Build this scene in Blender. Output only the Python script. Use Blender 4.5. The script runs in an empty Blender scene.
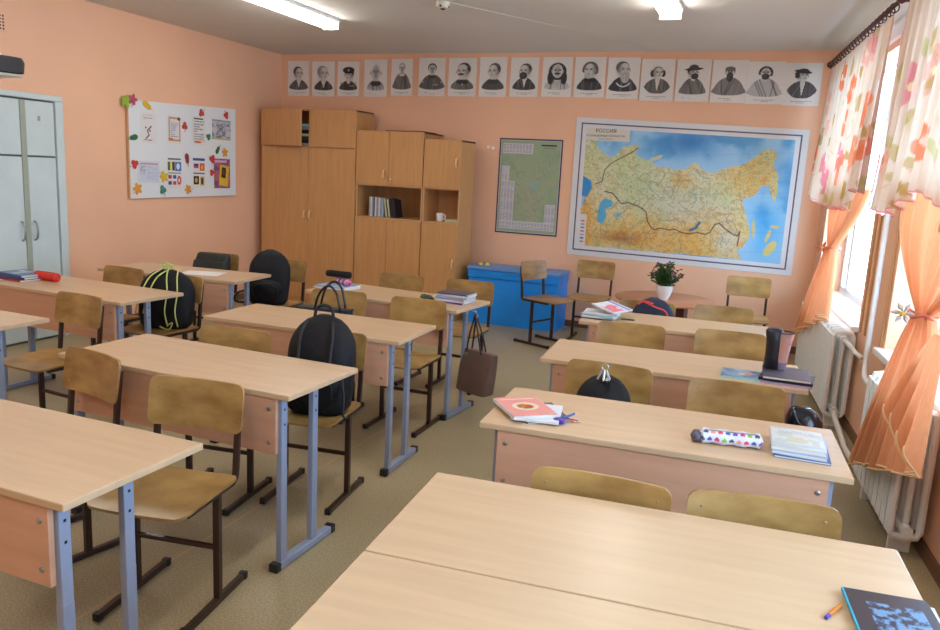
import bpy, bmesh, math, random
import numpy as np
from mathutils import Vector, Matrix
random.seed(7)
PI = math.pi
SC = bpy.context.scene
COL = SC.collection

# ---------------------------------------------------------------- camera
cd = bpy.data.cameras.new('camera')
cam = bpy.data.objects.new('camera', cd); COL.objects.link(cam)
cam.matrix_world = Matrix(((0.92901105, -0.11402975, 0.35204501, 0.0),
                           (0.36646002, 0.15126191, -0.91805604, 0.0),
                           (0.0514347, 0.98189462, 0.18233113, 1.5855),
                           (0, 0, 0, 1)))
cd.sensor_width = 36.0
cd.lens = 36.0 * 760.37 / 940.0
cd.clip_start = 0.02
SC.camera = cam

# ---------------------------------------------------------------- world and exposure
world = bpy.data.worlds.new('sky'); SC.world = world
world.use_nodes = True
bg = world.node_tree.nodes['Background']
bg.inputs[0].default_value = (0.47, 0.70, 1.0, 1)
bg.inputs[1].default_value = 8.0
SC.view_settings.view_transform = 'Standard'
SC.view_settings.look = 'None'
SC.view_settings.gamma = 1.0
SC.view_settings.use_curve_mapping = False
SC.view_settings.exposure = 0.84
LAMP_POWER = 14.5

# window wall frame: s along the wall from the back corner, d inwards
TH = 0.0873
WE = Vector((math.sin(TH), -math.cos(TH), 0)); WN = Vector((-math.cos(TH), -math.sin(TH), 0))
WC = Vector((0.44, 8.044, 0))
def wp(s, d, z): return WC + WE*s + WN*d + Vector((0, 0, z))
WINDOWS = [(0.38, 2.33), (3.10, 5.05), (5.82, 7.77)]
SILL, WTOP = 0.70, 2.60
for (a, b) in WINDOWS:                       # daylight portals in the window openings
    l = bpy.data.lights.new('window_daylight', 'AREA'); l.shape = 'RECTANGLE'
    l.size = b-a; l.size_y = WTOP-SILL; l.cycles.is_portal = True
    o = bpy.data.objects.new('window_daylight', l); COL.objects.link(o)
    z = -WN; x = -WE if False else WE; y = z.cross(x)
    m = Matrix((x, y, z)).transposed().to_4x4(); m.translation = wp((a+b)/2, -0.31, (SILL+WTOP)/2)
    o.matrix_world = m

# ---------------------------------------------------------------- colour / materials
def lin(c):
    return tuple((v/12.92 if v <= 0.04045 else ((v+0.055)/1.055)**2.4) for v in c)
def rgb(r, g, b): return lin((r/255, g/255, b/255))
def mat(name, col, rough=0.6, noise=0.0, nscale=8.0, stretch=(1, 1, 1), metal=0.0, bump=0.0, bscale=None, col2=None,
        emit=None, estr=0.0, spec=0.5, alpha=1.0, coat=0.0):
    m = bpy.data.materials.new(name); m.use_nodes = True
    nt = m.node_tree; N = nt.nodes; L = nt.links
    b = N['Principled BSDF']
    b.inputs['Base Color'].default_value = (*col, 1); b.inputs['Roughness'].default_value = rough
    b.inputs['Metallic'].default_value = metal; b.inputs['Specular IOR Level'].default_value = spec
    b.inputs['Coat Weight'].default_value = coat
    if emit: b.inputs['Emission Color'].default_value = (*emit, 1); b.inputs['Emission Strength'].default_value = estr
    b.inputs['Alpha'].default_value = alpha
    if noise or col2 or bump:
        tc = N.new('ShaderNodeTexCoord'); mp = N.new('ShaderNodeMapping'); mp.inputs['Scale'].default_value = stretch
        oi = N.new('ShaderNodeObjectInfo'); ad = N.new('ShaderNodeVectorMath'); ad.operation = 'ADD'
        ml = N.new('ShaderNodeMath'); ml.operation = 'MULTIPLY'; ml.inputs[1].default_value = 17.0
        L.new(oi.outputs['Random'], ml.inputs[0]); L.new(tc.outputs['Object'], ad.inputs[0]); L.new(ml.outputs[0], ad.inputs[1])
        L.new(ad.outputs[0], mp.inputs['Vector'])
        nz = N.new('ShaderNodeTexNoise'); nz.inputs['Scale'].default_value = nscale; nz.inputs['Detail'].default_value = 6
        L.new(mp.outputs[0], nz.inputs['Vector'])
        if noise or col2:
            cr = N.new('ShaderNodeValToRGB')
            c2 = col2 if col2 else tuple(max(0, v*(1-noise)) for v in col)
            c1 = col if col2 else tuple(min(1, v*(1+noise)) for v in col)
            cr.color_ramp.elements[0].position = 0.32; cr.color_ramp.elements[1].position = 0.68
            cr.color_ramp.elements[0].color = (*c2, 1); cr.color_ramp.elements[1].color = (*c1, 1)
            L.new(nz.outputs['Fac'], cr.inputs[0]); L.new(cr.outputs[0], b.inputs['Base Color'])
        if bump:
            bz = nz
            if bscale:
                bz = N.new('ShaderNodeTexNoise'); bz.inputs['Scale'].default_value = bscale; L.new(mp.outputs[0], bz.inputs['Vector'])
            bp = N.new('ShaderNodeBump'); bp.inputs['Strength'].default_value = bump; bp.inputs['Distance'].default_value = 0.01
            L.new(bz.outputs['Fac'], bp.inputs['Height']); L.new(bp.outputs[0], b.inputs['Normal'])
    return m
M = {}
M['paint'] = mat('wall_paint', rgb(238, 186, 150), 0.55, noise=0.035, nscale=1.3, bump=0.12, bscale=60)
M['ceil'] = mat('ceiling_whitewash', rgb(222, 216, 206), 0.85, noise=0.04, nscale=0.8, bump=0.15, bscale=14)
M['white_wall'] = mat('white_plaster', rgb(225, 226, 228), 0.8, bump=0.1, bscale=30)
M['beech'] = mat('beech_laminate', rgb(200, 168, 132), 0.33, noise=0.06, nscale=3.0, stretch=(0.8, 9, 9), spec=0.45)
M['beech_edge'] = mat('beech_edge', rgb(196, 158, 116), 0.45, noise=0.06, nscale=4)
M['panel'] = mat('beech_panel', rgb(204, 156, 126), 0.4, noise=0.06, nscale=3.0, stretch=(0.8, 9, 9))
M['ply'] = mat('varnished_plywood', rgb(178, 142, 84), 0.30, nscale=7.0, stretch=(1, 1, 2.0), col2=rgb(136, 102, 54), spec=0.5)
M['ply_worn'] = mat('worn_plywood', rgb(172, 136, 92), 0.4, nscale=5.0, stretch=(0.9, 1, 3.0), col2=rgb(126, 90, 52))
M['brown_metal'] = mat('dark_brown_enamel', rgb(52, 32, 26), 0.3, spec=0.5)
M['grey_metal'] = mat('grey_blue_enamel', rgb(142, 152, 174), 0.35, spec=0.5)
M['rivet_metal'] = mat('dull_rivet', rgb(150, 128, 92), 0.4)
M['black_plastic'] = mat('black_plastic', rgb(28, 28, 32), 0.4)
M['cab'] = mat('cabinet_laminate', rgb(200, 148, 94), 0.42, noise=0.07, nscale=4.0, stretch=(9, 9, 0.7))
M['cab_in'] = mat('cabinet_inside', rgb(150, 96, 56), 0.6, noise=0.05)
M['cab_edge'] = mat('cabinet_edge', rgb(205, 160, 112), 0.5)
M['wood_knob'] = mat('wooden_knob', rgb(226, 186, 138), 0.3)
M['steel'] = mat('steel', rgb(170, 168, 165), 0.3, metal=0.8)
M['door_paint'] = mat('pale_green_oil_paint', rgb(204, 216, 214), 0.4, noise=0.04, nscale=5, bump=0.25, bscale=12)
M['door_batten'] = mat('door_batten', rgb(160, 168, 150), 0.45, noise=0.06, nscale=6)
M['white_paint'] = mat('white_enamel', rgb(240, 241, 238), 0.35, noise=0.02, nscale=4, bump=0.1, bscale=20)
M['pipe'] = mat('pipe_enamel', rgb(222, 218, 212), 0.35)
M['tan_pipe'] = mat('tan_wall_strip', rgb(206, 160, 112), 0.5)
M['blue'] = mat('blue_paint', rgb(22, 142, 236), 0.4, noise=0.06, nscale=3)
M['blue_top'] = mat('blue_lid', rgb(100, 150, 214), 0.45, noise=0.05, nscale=3)
M['black_fabric'] = mat('black_fabric', rgb(13, 13, 17), 0.62, noise=0.3, nscale=30, bump=0.6, bscale=14, spec=.3)
M['black_trim'] = mat('black_webbing', rgb(24, 24, 29), 0.6)
M['navy'] = mat('navy_fabric', rgb(26, 34, 58), 0.7, noise=0.2, nscale=25, bump=0.3, bscale=18)
M['black_leather'] = mat('black_patent', rgb(16, 20, 30), 0.18, bump=0.25, bscale=12)
M['navy_leather'] = mat('navy_leather', rgb(24, 34, 56), 0.4)
M['green_black'] = mat('green_black_fabric', rgb(30, 38, 34), 0.5, noise=0.2, nscale=14, bump=0.3, bscale=12)
M['lime'] = mat('lime_cord', rgb(200, 206, 120), 0.6)
M['red'] = mat('red_fabric', rgb(212, 48, 36), 0.5, bump=0.2, bscale=40)
M['red_piping'] = mat('red_piping', rgb(226, 70, 62), 0.5)
M['brown_leather'] = mat('taupe_leather', rgb(118, 94, 84), 0.45, noise=0.08, nscale=8, bump=0.2, bscale=30)
M['dark_strap'] = mat('dark_strap', rgb(48, 38, 36), 0.5)
M['paper'] = mat('white_paper', rgb(228, 226, 224), 0.7)
M['page_edge'] = mat('page_edge', rgb(222, 216, 204), 0.8, noise=0.08, nscale=3, stretch=(1, 1, 200))
M['vase'] = mat('white_ceramic', rgb(232, 230, 226), 0.25)
M['leaf'] = mat('plant_leaf', rgb(44, 92, 40), 0.45, noise=0.3, nscale=20)
M['flower'] = mat('mauve_flower', rgb(130, 92, 104), 0.6, noise=0.2, nscale=20)
M['stem'] = mat('stem_green', rgb(70, 100, 46), 0.6)
M['table_wood'] = mat('orange_wood', rgb(186, 126, 92), 0.4, noise=0.08, nscale=3, stretch=(1, 6, 6))
M['table_dark'] = mat('dark_red_wood', rgb(92, 36, 26), 0.45, noise=0.1, nscale=4)
M['yellow'] = mat('yellow_sponge', rgb(224, 204, 90), 0.7)
M['skirt'] = mat('brown_skirting', rgb(112, 78, 56), 0.5, noise=0.08, nscale=4)
M['lamp_white'] = mat('lamp_housing', rgb(235, 235, 232), 0.4)
M['tube'] = mat('lamp_diffuser', rgb(245, 245, 245), 0.4, emit=(1.0, 0.98, 0.95), estr=LAMP_POWER)
M['board'] = mat('whiteboard', rgb(226, 228, 228), 0.45)
M['frame_win'] = mat('brown_window_frame', rgb(196, 140, 104), 0.4, noise=0.05, nscale=5)
M['frame_white'] = mat('white_window_frame', rgb(232, 234, 238), 0.35)
M['rod'] = mat('dark_brown_rod', rgb(84, 46, 36), 0.35)
M['wire'] = mat('black_cable', rgb(24, 24, 24), 0.5)
M['turq'] = mat('turquoise_card', rgb(40, 160, 190), 0.45)
M['dk_cover'] = mat('dark_cover', rgb(40, 36, 44), 0.4)
M['grey_cover'] = mat('grey_cover', rgb(82, 80, 92), 0.4)
M['lilac_cover'] = mat('lilac_cover', rgb(170, 150, 176), 0.4)
M['purple_cover'] = mat('purple_plastic', rgb(86, 60, 150), 0.35)
M['blue_cover'] = mat('blue_cover', rgb(52, 92, 150), 0.4)
M['red_cover'] = mat('red_cover', rgb(150, 52, 60), 0.4)
M['white_cover'] = mat('white_cover', rgb(214, 214, 220), 0.4)
M['paleblue_cover'] = mat('pale_blue_cover', rgb(150, 176, 206), 0.35)
M['aqua_cover'] = mat('aqua_cover', rgb(150, 206, 204), 0.4)
M['green_cover'] = mat('dark_green_cover', rgb(52, 74, 56), 0.45)
M['cream_cover'] = mat('cream_cover', rgb(206, 200, 160), 0.45)
M['black_cover'] = mat('black_cover', rgb(36, 32, 32), 0.5)
M['grey_spine'] = mat('grey_spine', rgb(150, 150, 152), 0.5, noise=0.2, nscale=40)
M['orange_pen'] = mat('orange_barrel', rgb(214, 120, 40), 0.3)
M['mesh_metal'] = mat('pencil_cup_black', rgb(24, 22, 30), 0.4)
M['glass_gray'] = mat('door_gap_grey', rgb(96, 98, 92), 0.5)
M['dark_hole'] = mat('dark_slot', rgb(26, 22, 20), 0.8)
M['twine'] = mat('tieback_cord', rgb(224, 130, 110), 0.6)
M['beige_plastic'] = mat('beige_plastic', rgb(214, 208, 190), 0.4)

def glass():
    m = bpy.data.materials.new('window_glass'); m.use_nodes = True
    N = m.node_tree.nodes; L = m.node_tree.links; N.remove(N['Principled BSDF'])
    t = N.new('ShaderNodeBsdfTransparent'); t.inputs[0].default_value = (0.96, 0.98, 0.98, 1)
    g = N.new('ShaderNodeBsdfGlossy'); g.inputs['Roughness'].default_value = 0.02
    mx = N.new('ShaderNodeMixShader'); mx.inputs[0].default_value = 0.06
    L.new(t.outputs[0], mx.inputs[1]); L.new(g.outputs[0], mx.inputs[2]); L.new(mx.outputs[0], N['Material Output'].inputs[0])
    return m
M['glass'] = glass()
def clear_film():
    m = bpy.data.materials.new('clear_film'); m.use_nodes = True
    N = m.node_tree.nodes; L = m.node_tree.links; b = N['Principled BSDF']
    b.inputs['Base Color'].default_value = (0.85, 0.9, 0.95, 1); b.inputs['Roughness'].default_value = 0.12
    b.inputs['Alpha'].default_value = 0.35
    return m
M['film'] = clear_film()
def print_mat(name='printed_sheet', rough=0.5):
    m = bpy.data.materials.new(name); m.use_nodes = True
    N = m.node_tree.nodes; L = m.node_tree.links; b = N['Principled BSDF']
    a = N.new('ShaderNodeVertexColor'); a.layer_name = 'print'
    L.new(a.outputs[0], b.inputs['Base Color']); b.inputs['Roughness'].default_value = rough
    return m
M['print'] = print_mat(); M['print_gloss'] = print_mat('glossy_print', 0.28)
def cloth_mat(name, alpha, trans, col=None):
    """fabric that lets light through: diffuse + translucent + a little see-through"""
    m = bpy.data.materials.new(name); m.use_nodes = True
    N = m.node_tree.nodes; L = m.node_tree.links; N.remove(N['Principled BSDF'])
    d = N.new('ShaderNodeBsdfDiffuse'); t = N.new('ShaderNodeBsdfTranslucent'); tr = N.new('ShaderNodeBsdfTransparent')
    if col is None:
        a = N.new('ShaderNodeVertexColor'); a.layer_name = 'print'
        L.new(a.outputs[0], d.inputs[0]); L.new(a.outputs[0], t.inputs[0])
    else:
        tc = N.new('ShaderNodeTexCoord'); mp = N.new('ShaderNodeMapping'); mp.inputs['Scale'].default_value = (60, 60, 2)
        nz = N.new('ShaderNodeTexNoise'); nz.inputs['Scale'].default_value = 2.0
        cr = N.new('ShaderNodeValToRGB'); cr.color_ramp.elements[0].color = (*[v*0.8 for v in col], 1); cr.color_ramp.elements[1].color = (*col, 1)
        L.new(tc.outputs['Object'], mp.inputs[0]); L.new(mp.outputs[0], nz.inputs[0]); L.new(nz.outputs[0], cr.inputs[0])
        L.new(cr.outputs[0], d.inputs[0]); L.new(cr.outputs[0], t.inputs[0])
    m1 = N.new('ShaderNodeMixShader'); m1.inputs[0].default_value = trans
    m2 = N.new('ShaderNodeMixShader'); m2.inputs[0].default_value = alpha
    L.new(d.outputs[0], m1.inputs[1]); L.new(t.outputs[0], m1.inputs[2])
    L.new(tr.outputs[0], m2.inputs[1]); L.new(m1.outputs[0], m2.inputs[2]); L.new(m2.outputs[0], N['Material Output'].inputs[0])
    return m
M['tulle'] = cloth_mat('flowered_tulle', 0.88, 0.17)
M['orange_voile'] = cloth_mat('orange_voile', 0.97, 0.26, rgb(244, 172, 124))
M['hem'] = mat('gold_hem', rgb(236, 200, 150), 0.6)

# floor linoleum with speckle and a seam
def floor_mat():
    m = bpy.data.materials.new('speckled_linoleum'); m.use_nodes = True
    N = m.node_tree.nodes; L = m.node_tree.links; b = N['Principled BSDF']
    tc = N.new('ShaderNodeTexCoord')
    n1 = N.new('ShaderNodeTexNoise'); n1.inputs['Scale'].default_value = 150; n1.inputs['Detail'].default_value = 3
    n2 = N.new('ShaderNodeTexNoise'); n2.inputs['Scale'].default_value = 1.6; n2.inputs['Detail'].default_value = 4
    cr = N.new('ShaderNodeValToRGB')
    cr.color_ramp.elements[0].position = 0.35; cr.color_ramp.elements[1].position = 0.66
    cr.color_ramp.elements[0].color = (*rgb(146, 131, 98), 1); cr.color_ramp.elements[1].color = (*rgb(186, 171, 134), 1)
    L.new(tc.outputs['Object'], n1.inputs[0]); L.new(tc.outputs['Object'], n2.inputs[0]); L.new(n1.outputs[0], cr.inputs[0])
    mx = N.new('ShaderNodeMix'); mx.data_type = 'RGBA'; mx.blend_type = 'MULTIPLY'; mx.inputs['Factor'].default_value = 0.35
    c2 = N.new('ShaderNodeValToRGB'); c2.color_ramp.elements[0].color = (0.75, 0.72, 0.68, 1); c2.color_ramp.elements[0].position = 0.35
    c2.color_ramp.elements[1].color = (1, 1, 1, 1); c2.color_ramp.elements[1].position = 0.65
    L.new(n2.outputs[0], c2.inputs[0]); L.new(cr.outputs[0], mx.inputs['A']); L.new(c2.outputs[0], mx.inputs['B'])
    L.new(mx.outputs['Result'], b.inputs['Base Color'])
    b.inputs['Roughness'].default_value = 0.42
    bp = N.new('ShaderNodeBump'); bp.inputs['Strength'].default_value = 0.08; bp.inputs['Distance'].default_value = 0.01
    L.new(n2.outputs[0], bp.inputs['Height']); L.new(bp.outputs[0], b.inputs['Normal'])
    return m
M['floor'] = floor_mat()

# ---------------------------------------------------------------- mesh helpers
def V(*a): return Vector(a)
class MB:
    def __init__(s): s.v = []; s.f = []; s.mi = []
    def add(s, vs, fs, mi=0):
        o = len(s.v); s.v += [tuple(v) for v in vs]
        s.f += [tuple(i+o for i in f) for f in fs]; s.mi += [mi]*len(fs)
        return s
    def box(s, x0, x1, y0, y1, z0, z1, mi=0, fn=None):
        vs = [(x, y, z) for z in (z0, z1) for y in (y0, y1) for x in (x0, x1)]
        if fn: vs = [fn(*v) for v in vs]
        fs = [(0, 2, 3, 1), (4, 5, 7, 6), (0, 1, 5, 4), (2, 6, 7, 3), (0, 4, 6, 2), (1, 3, 7, 5)]
        return s.add(vs, fs, mi)
    def tube(s, pts, r, n=8, closed=False, mi=0, square=False, up=None, caps=True):
        pts = [Vector(p) for p in pts]; k = len(pts); rings = []
        prev = None
        for i, p in enumerate(pts):
            if closed: t = (pts[(i+1) % k]-pts[i-1])
            else: t = pts[min(i+1, k-1)]-pts[max(i-1, 0)]
            t.normalize()
            if prev is None:
                a = Vector(up) if up else (V(0, 0, 1) if abs(t.z) < 0.9 else V(0, 1, 0))
                u = (a - t*a.dot(t)).normalized()
            else:
                u = (prev - t*prev.dot(t)).normalized()
            prev = u; w = t.cross(u)
            rr = r[i] if isinstance(r, (list, tuple)) else r
            ring = []
            for j in range(n):
                if square: ang = PI/4 + j*PI/2; q = rr*1.41421
                else: ang = 2*PI*j/n; q = rr
                if isinstance(q, (tuple,)): pass
                ring.append(p + u*math.cos(ang)*q + w*math.sin(ang)*q)
            rings.append(ring)
        vs = [v for r_ in rings for v in r_]; fs = []
        m = k if closed else k-1
        for i in range(m):
            for j in range(n):
                a = i*n+j; b = i*n+(j+1) % n; c = ((i+1) % k)*n+(j+1) % n; d = ((i+1) % k)*n+j
                fs.append((a, d, c, b))
        if not closed and caps:
            fs.append(tuple(range(n))); fs.append(tuple((k-1)*n+j for j in reversed(range(n))))
        return s.add(vs, fs, mi)
    def lathe(s, prof, n=24, c=(0, 0, 0), mi=0, caps=True):
        vs = []; fs = []
        for (r, z) in prof:
            for j in range(n): a = 2*PI*j/n; vs.append((c[0]+r*math.cos(a), c[1]+r*math.sin(a), c[2]+z))
        for i in range(len(prof)-1):
            for j in range(n):
                fs.append((i*n+j, i*n+(j+1) % n, (i+1)*n+(j+1) % n, (i+1)*n+j))
        if caps:
            fs.append(tuple(reversed(range(n)))); fs.append(tuple((len(prof)-1)*n+j for j in range(n)))
        return s.add(vs, fs, mi)
    def blob(s, levels, n=28, e=3.0, mi=0, fn=None):
        """stack of superellipse rings: (z, half width, half depth, x offset, y offset)"""
        vs = []; fs = []
        for (z, a, b, ox, oy) in levels:
            for j in range(n):
                t = 2*PI*j/n; c, q = math.cos(t), math.sin(t)
                x = a*math.copysign(abs(c)**(2/e), c)+ox; y = b*math.copysign(abs(q)**(2/e), q)+oy
                v = (x, y, z)
                vs.append(fn(*v) if fn else v)
        k = len(levels)
        for i in range(k-1):
            for j in range(n): fs.append((i*n+j, i*n+(j+1) % n, (i+1)*n+(j+1) % n, (i+1)*n+j))
        fs.append(tuple(reversed(range(n)))); fs.append(tuple((k-1)*n+j for j in range(n)))
        return s.add(vs, fs, mi)
    def plate(s, w, h, rc, th, warp, nx=14, nz=6, mi=0):
        """rounded rectangle plate, warp(x,y,t)->point, t=0 back 1 front"""
        xs = []
        for i in range(nx+1): xs.append(-w/2 + w*i/nx)
        for q in (0.1, 0.35, 0.65): xs += [-w/2+rc*q, w/2-rc*q]
        xs = sorted(set(round(x, 5) for x in xs)); rows = []
        def hh(x):
            k = abs(x)-(w/2-rc)
            return h/2 if k <= 0 else h/2-rc+math.sqrt(max(rc*rc-k*k, 0))
        nX = len(xs); vs = []; fs = []
        for t in (0, 1):
            for x in xs:
                for j in range(nz+1):
                    y = hh(x)*(2*j/nz-1); vs.append(warp(x, y, t))
        st = nX*(nz+1); ix = lambda t, i, j: t*st+i*(nz+1)+j
        for i in range(nX-1):
            for j in range(nz):
                fs.append((ix(0, i, j), ix(0, i, j+1), ix(0, i+1, j+1), ix(0, i+1, j)))
                fs.append((ix(1, i, j), ix(1, i+1, j), ix(1, i+1, j+1), ix(1, i, j+1)))
        for i in range(nX-1):
            fs.append((ix(0, i, 0), ix(0, i+1, 0), ix(1, i+1, 0), ix(1, i, 0)))
            fs.append((ix(0, i, nz), ix(1, i, nz), ix(1, i+1, nz), ix(0, i+1, nz)))
        for j in range(nz):
            fs.append((ix(0, 0, j), ix(1, 0, j), ix(1, 0, j+1), ix(0, 0, j+1)))
            fs.append((ix(0, nX-1, j), ix(0, nX-1, j+1), ix(1, nX-1, j+1), ix(1, nX-1, j)))
        return s.add(vs, fs, mi)
    def build(s, name, mats, parent=None, bev=0.0, smooth=False, loc=None, rot=None, segs=2):
        me = bpy.data.meshes.new(name)
        me.from_pydata(s.v, [], s.f)
        if not isinstance(mats, (list, tuple)): mats = [mats]
        for m in mats: me.materials.append(M[m] if isinstance(m, str) else m)
        me.polygons.foreach_set('material_index', s.mi)
        me.validate(); me.update()
        bm = bmesh.new(); bm.from_mesh(me); bmesh.ops.recalc_face_normals(bm, faces=bm.faces); bm.to_mesh(me); bm.free()
        if smooth:
            for p in me.polygons: p.use_smooth = True
            if smooth == 'auto': me.set_sharp_from_angle(angle=math.radians(42))
        o = bpy.data.objects.new(name, me); COL.objects.link(o)
        if bev:
            b = o.modifiers.new('edge', 'BEVEL'); b.width = bev; b.segments = segs; b.limit_method = 'ANGLE'
        if parent: o.parent = parent
        if loc: o.location = loc
        if rot: o.rotation_euler = rot
        return o
def tag(o, label, cat, group=None, kind=None):
    if label: o['label'] = label
    if cat: o['category'] = cat
    if group: o['group'] = group
    if kind: o['kind'] = kind
    return o
def thing(name, label, cat, loc=(0, 0, 0), rz=0.0, group=None):
    o = bpy.data.objects.new(name, None); COL.objects.link(o); o.empty_display_size = 0.05
    o.location = loc; o.rotation_euler = (0, 0, rz)
    return tag(o, label, cat, group)
def structure(o): o['kind'] = 'structure'; return o
def copy_tree(o, parent=None):
    c = o.copy(); COL.objects.link(c)
    if parent: c.parent = parent
    for ch in list(o.children): copy_tree(ch, c)
    return c
def circ(c, r, n, ax='xz', a0=0, a1=2*PI):
    out = []
    for i in range(n):
        a = a0+(a1-a0)*i/(n if abs(a1-a0-2*PI) < 1e-6 else n-1)
        out.append((c[0]+r*math.cos(a), c[1], c[2]+r*math.sin(a)) if ax == 'xz' else
                   ((c[0], c[1]+r*math.cos(a), c[2]+r*math.sin(a)) if ax == 'yz' else (c[0]+r*math.cos(a), c[1]+r*math.sin(a), c[2])))
    return out
def spline(pts, k=8):
    """Catmull-Rom through points"""
    P = [Vector(p) for p in pts]; P = [P[0]*2-P[1]]+P+[P[-1]*2-P[-2]]; out = []
    for i in range(1, len(P)-2):
        for j in range(k):
            t = j/k; a, b, c, d = P[i-1], P[i], P[i+1], P[i+2]
            out.append(0.5*((2*b)+(c-a)*t+(2*a-5*b+4*c-d)*t*t+(3*b-a-3*c+d)*t**3))
    out.append(P[-2]); return out

# ---------------------------------------------------------------- raster printing (face colours on real sheets)
class Img:
    def __init__(s, nx, ny, bgc, asp=1.0):
        s.nx, s.ny, s.asp = nx, ny, asp                       # u in 0..1, v in 0..asp
        s.u, s.v = np.meshgrid((np.arange(nx)+.5)/nx, (np.arange(ny)+.5)/ny*asp)
        s.c = np.empty((ny, nx, 3)); s.c[:] = np.array(bgc)/255.0
    def put(s, mask, col, a=1.0):
        m = np.clip(mask, 0, 1)[..., None]*a
        s.c = s.c*(1-m)+np.array(col)/255.0*m
    def ell(s, x, y, rx, ry, col, a=1.0, rot=0.0, soft=1.0, clip=None):
        c, q = math.cos(rot), math.sin(rot); dx = s.u-x; dy = s.v-y
        X = (dx*c+dy*q)/rx; Y = (-dx*q+dy*c)/ry
        d = (1-np.sqrt(X*X+Y*Y))*min(rx, ry)*s.nx/soft
        m = np.clip(d+.5, 0, 1)
        if clip is not None: m = m*clip
        s.put(m, col, a); return m
    def poly(s, pts, col, a=1.0):
        n = len(pts); inside = np.zeros(s.u.shape, bool); j = n-1
        for i in range(n):
            xi, yi = pts[i]; xj, yj = pts[j]
            cond = ((yi > s.v) != (yj > s.v)) & (s.u < (xj-xi)*(s.v-yi)/((yj-yi) if yj != yi else 1e-9)+xi)
            inside ^= cond; j = i
        s.put(inside.astype(float), col, a); return inside
    def rect(s, x0, y0, x1, y1, col, a=1.0):
        m = ((s.u > x0) & (s.u < x1) & (s.v > y0) & (s.v < y1)).astype(float); s.put(m, col, a); return m
    def line(s, pts, w, col, a=1.0):
        m = np.zeros(s.u.shape)
        for (x0, y0), (x1, y1) in zip(pts[:-1], pts[1:]):
            dx, dy = x1-x0, y1-y0; L2 = dx*dx+dy*dy+1e-12
            t = np.clip(((s.u-x0)*dx+(s.v-y0)*dy)/L2, 0, 1)
            d = np.hypot(s.u-x0-t*dx, s.v-y0-t*dy)
            m = np.maximum(m, np.clip((w-d)*s.nx+.5, 0, 1))
        s.put(m, col, a)
    def text_rows(s, x0, y0, x1, y1, rows, col=(110, 110, 120), a=0.7, seed=0, fill=0.55):
        r = np.random.RandomState(seed)
        for i in range(rows):
            y = y1-(i+.5)*(y1-y0)/rows; h = (y1-y0)/rows*fill/2
            x = x0
            while x < x1-0.01:
                w = r.uniform(0.02, 0.08)
                s.rect(x, y-h, min(x+w, x1), y+h, col, a); x += w+0.015
                if r.rand() < .06: break
def noise2(nx, ny, cells, seed, octv=4):
    r = np.random.RandomState(seed); out = np.zeros((ny, nx)); amp = 1; tot = 0
    for o in range(octv):
        cx = cells*(2**o); cy = max(2, int(cx*ny/nx)); g = r.rand(cy+2, cx+2)
        x = np.linspace(0, cx, nx, endpoint=False); y = np.linspace(0, cy, ny, endpoint=False)
        xi = x.astype(int); yi = y.astype(int); fx = x-xi; fy = y-yi
        fx = fx*fx*(3-2*fx); fy = fy*fy*(3-2*fy)
        a = g[np.ix_(yi, xi)]; b = g[np.ix_(yi, xi+1)]; c = g[np.ix_(yi+1, xi)]; d = g[np.ix_(yi+1, xi+1)]
        F = fx[None, :]; G = fy[:, None]
        out += amp*((a*(1-F)+b*F)*(1-G)+(c*(1-F)+d*F)*G); tot += amp; amp *= .5
    return out/tot
def sheet(name, img, posfn, material='print', parent=None, doubles=True):
    """grid of img.nx x img.ny faces; posfn(U,V) arrays (0..1) -> xyz arrays"""
    nx, ny = img.nx, img.ny
    U, Vv = np.meshgrid(np.linspace(0, 1, nx+1), np.linspace(0, 1, ny+1))
    X, Y, Z = posfn(U, Vv)
    co = np.stack([X+0*U, Y+0*U, Z+0*U], -1).reshape(-1, 3)
    i = np.arange(nx)[None, :]; j = np.arange(ny)[:, None]
    a = j*(nx+1)+i; faces = np.stack([a, a+1, a+nx+2, a+nx+1], -1).reshape(-1, 4)
    me = bpy.data.meshes.new(name)
    me.vertices.add(len(co)); me.vertices.foreach_set('co', co.ravel())
    me.loops.add(faces.size); me.loops.foreach_set('vertex_index', faces.ravel())
    me.polygons.add(len(faces)); me.polygons.foreach_set('loop_start', np.arange(len(faces))*4)
    me.update(calc_edges=True)
    c = img.c.reshape(-1, 3); c = np.where(c <= .04045, c/12.92, ((c+.055)/1.055)**2.4)
    rgba = np.concatenate([c, np.ones((len(c), 1))], 1); rgba = np.repeat(rgba, 4, 0)
    at = me.color_attributes.new('print', 'FLOAT_COLOR', 'CORNER'); at.data.foreach_set('color', rgba.ravel().astype(np.float32))
    me.materials.append(M[material])
    me.polygons.foreach_set('use_smooth', np.ones(len(faces), bool))
    o = bpy.data.objects.new(name, me); COL.objects.link(o)
    if parent: o.parent = parent
    return o

# ================================================================ ROOM SHELL
XL, YB, HC, YF = -5.686, 8.044, 2.878, -1.55
def sbox(name, x0, x1, y0, y1, z0, z1, m): return structure(MB().box(x0, x1, y0, y1, z0, z1).build(name, m))
sbox('floor', XL-.2, 2.2, YF-.2, YB+.2, -0.1, 0.0, 'floor')
sbox('ceiling', XL-.2, 2.2, YF-.2, YB+.2, HC, HC+.15, 'ceil')
sbox('wall_back', XL-.2, 0.8, YB, YB+.2, 0, HC, 'paint')
sbox('wall_left', XL-.2, XL, YF, YB, 0, HC, 'paint')
sbox('wall_front', XL-.2, 2.2, YF-.2, YF, 0, HC, 'paint')
SEND = 9.62
def wbox(mb, s0, s1, d0, d1, z0, z1, mi=0):
    return mb.box(s0, s1, d0, d1, z0, z1, mi, fn=lambda s, d, z: wp(s, d, z))
mb = MB(); edges = [0.0]
for a, b in WINDOWS: edges += [a, b]
edges.append(SEND)
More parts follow.
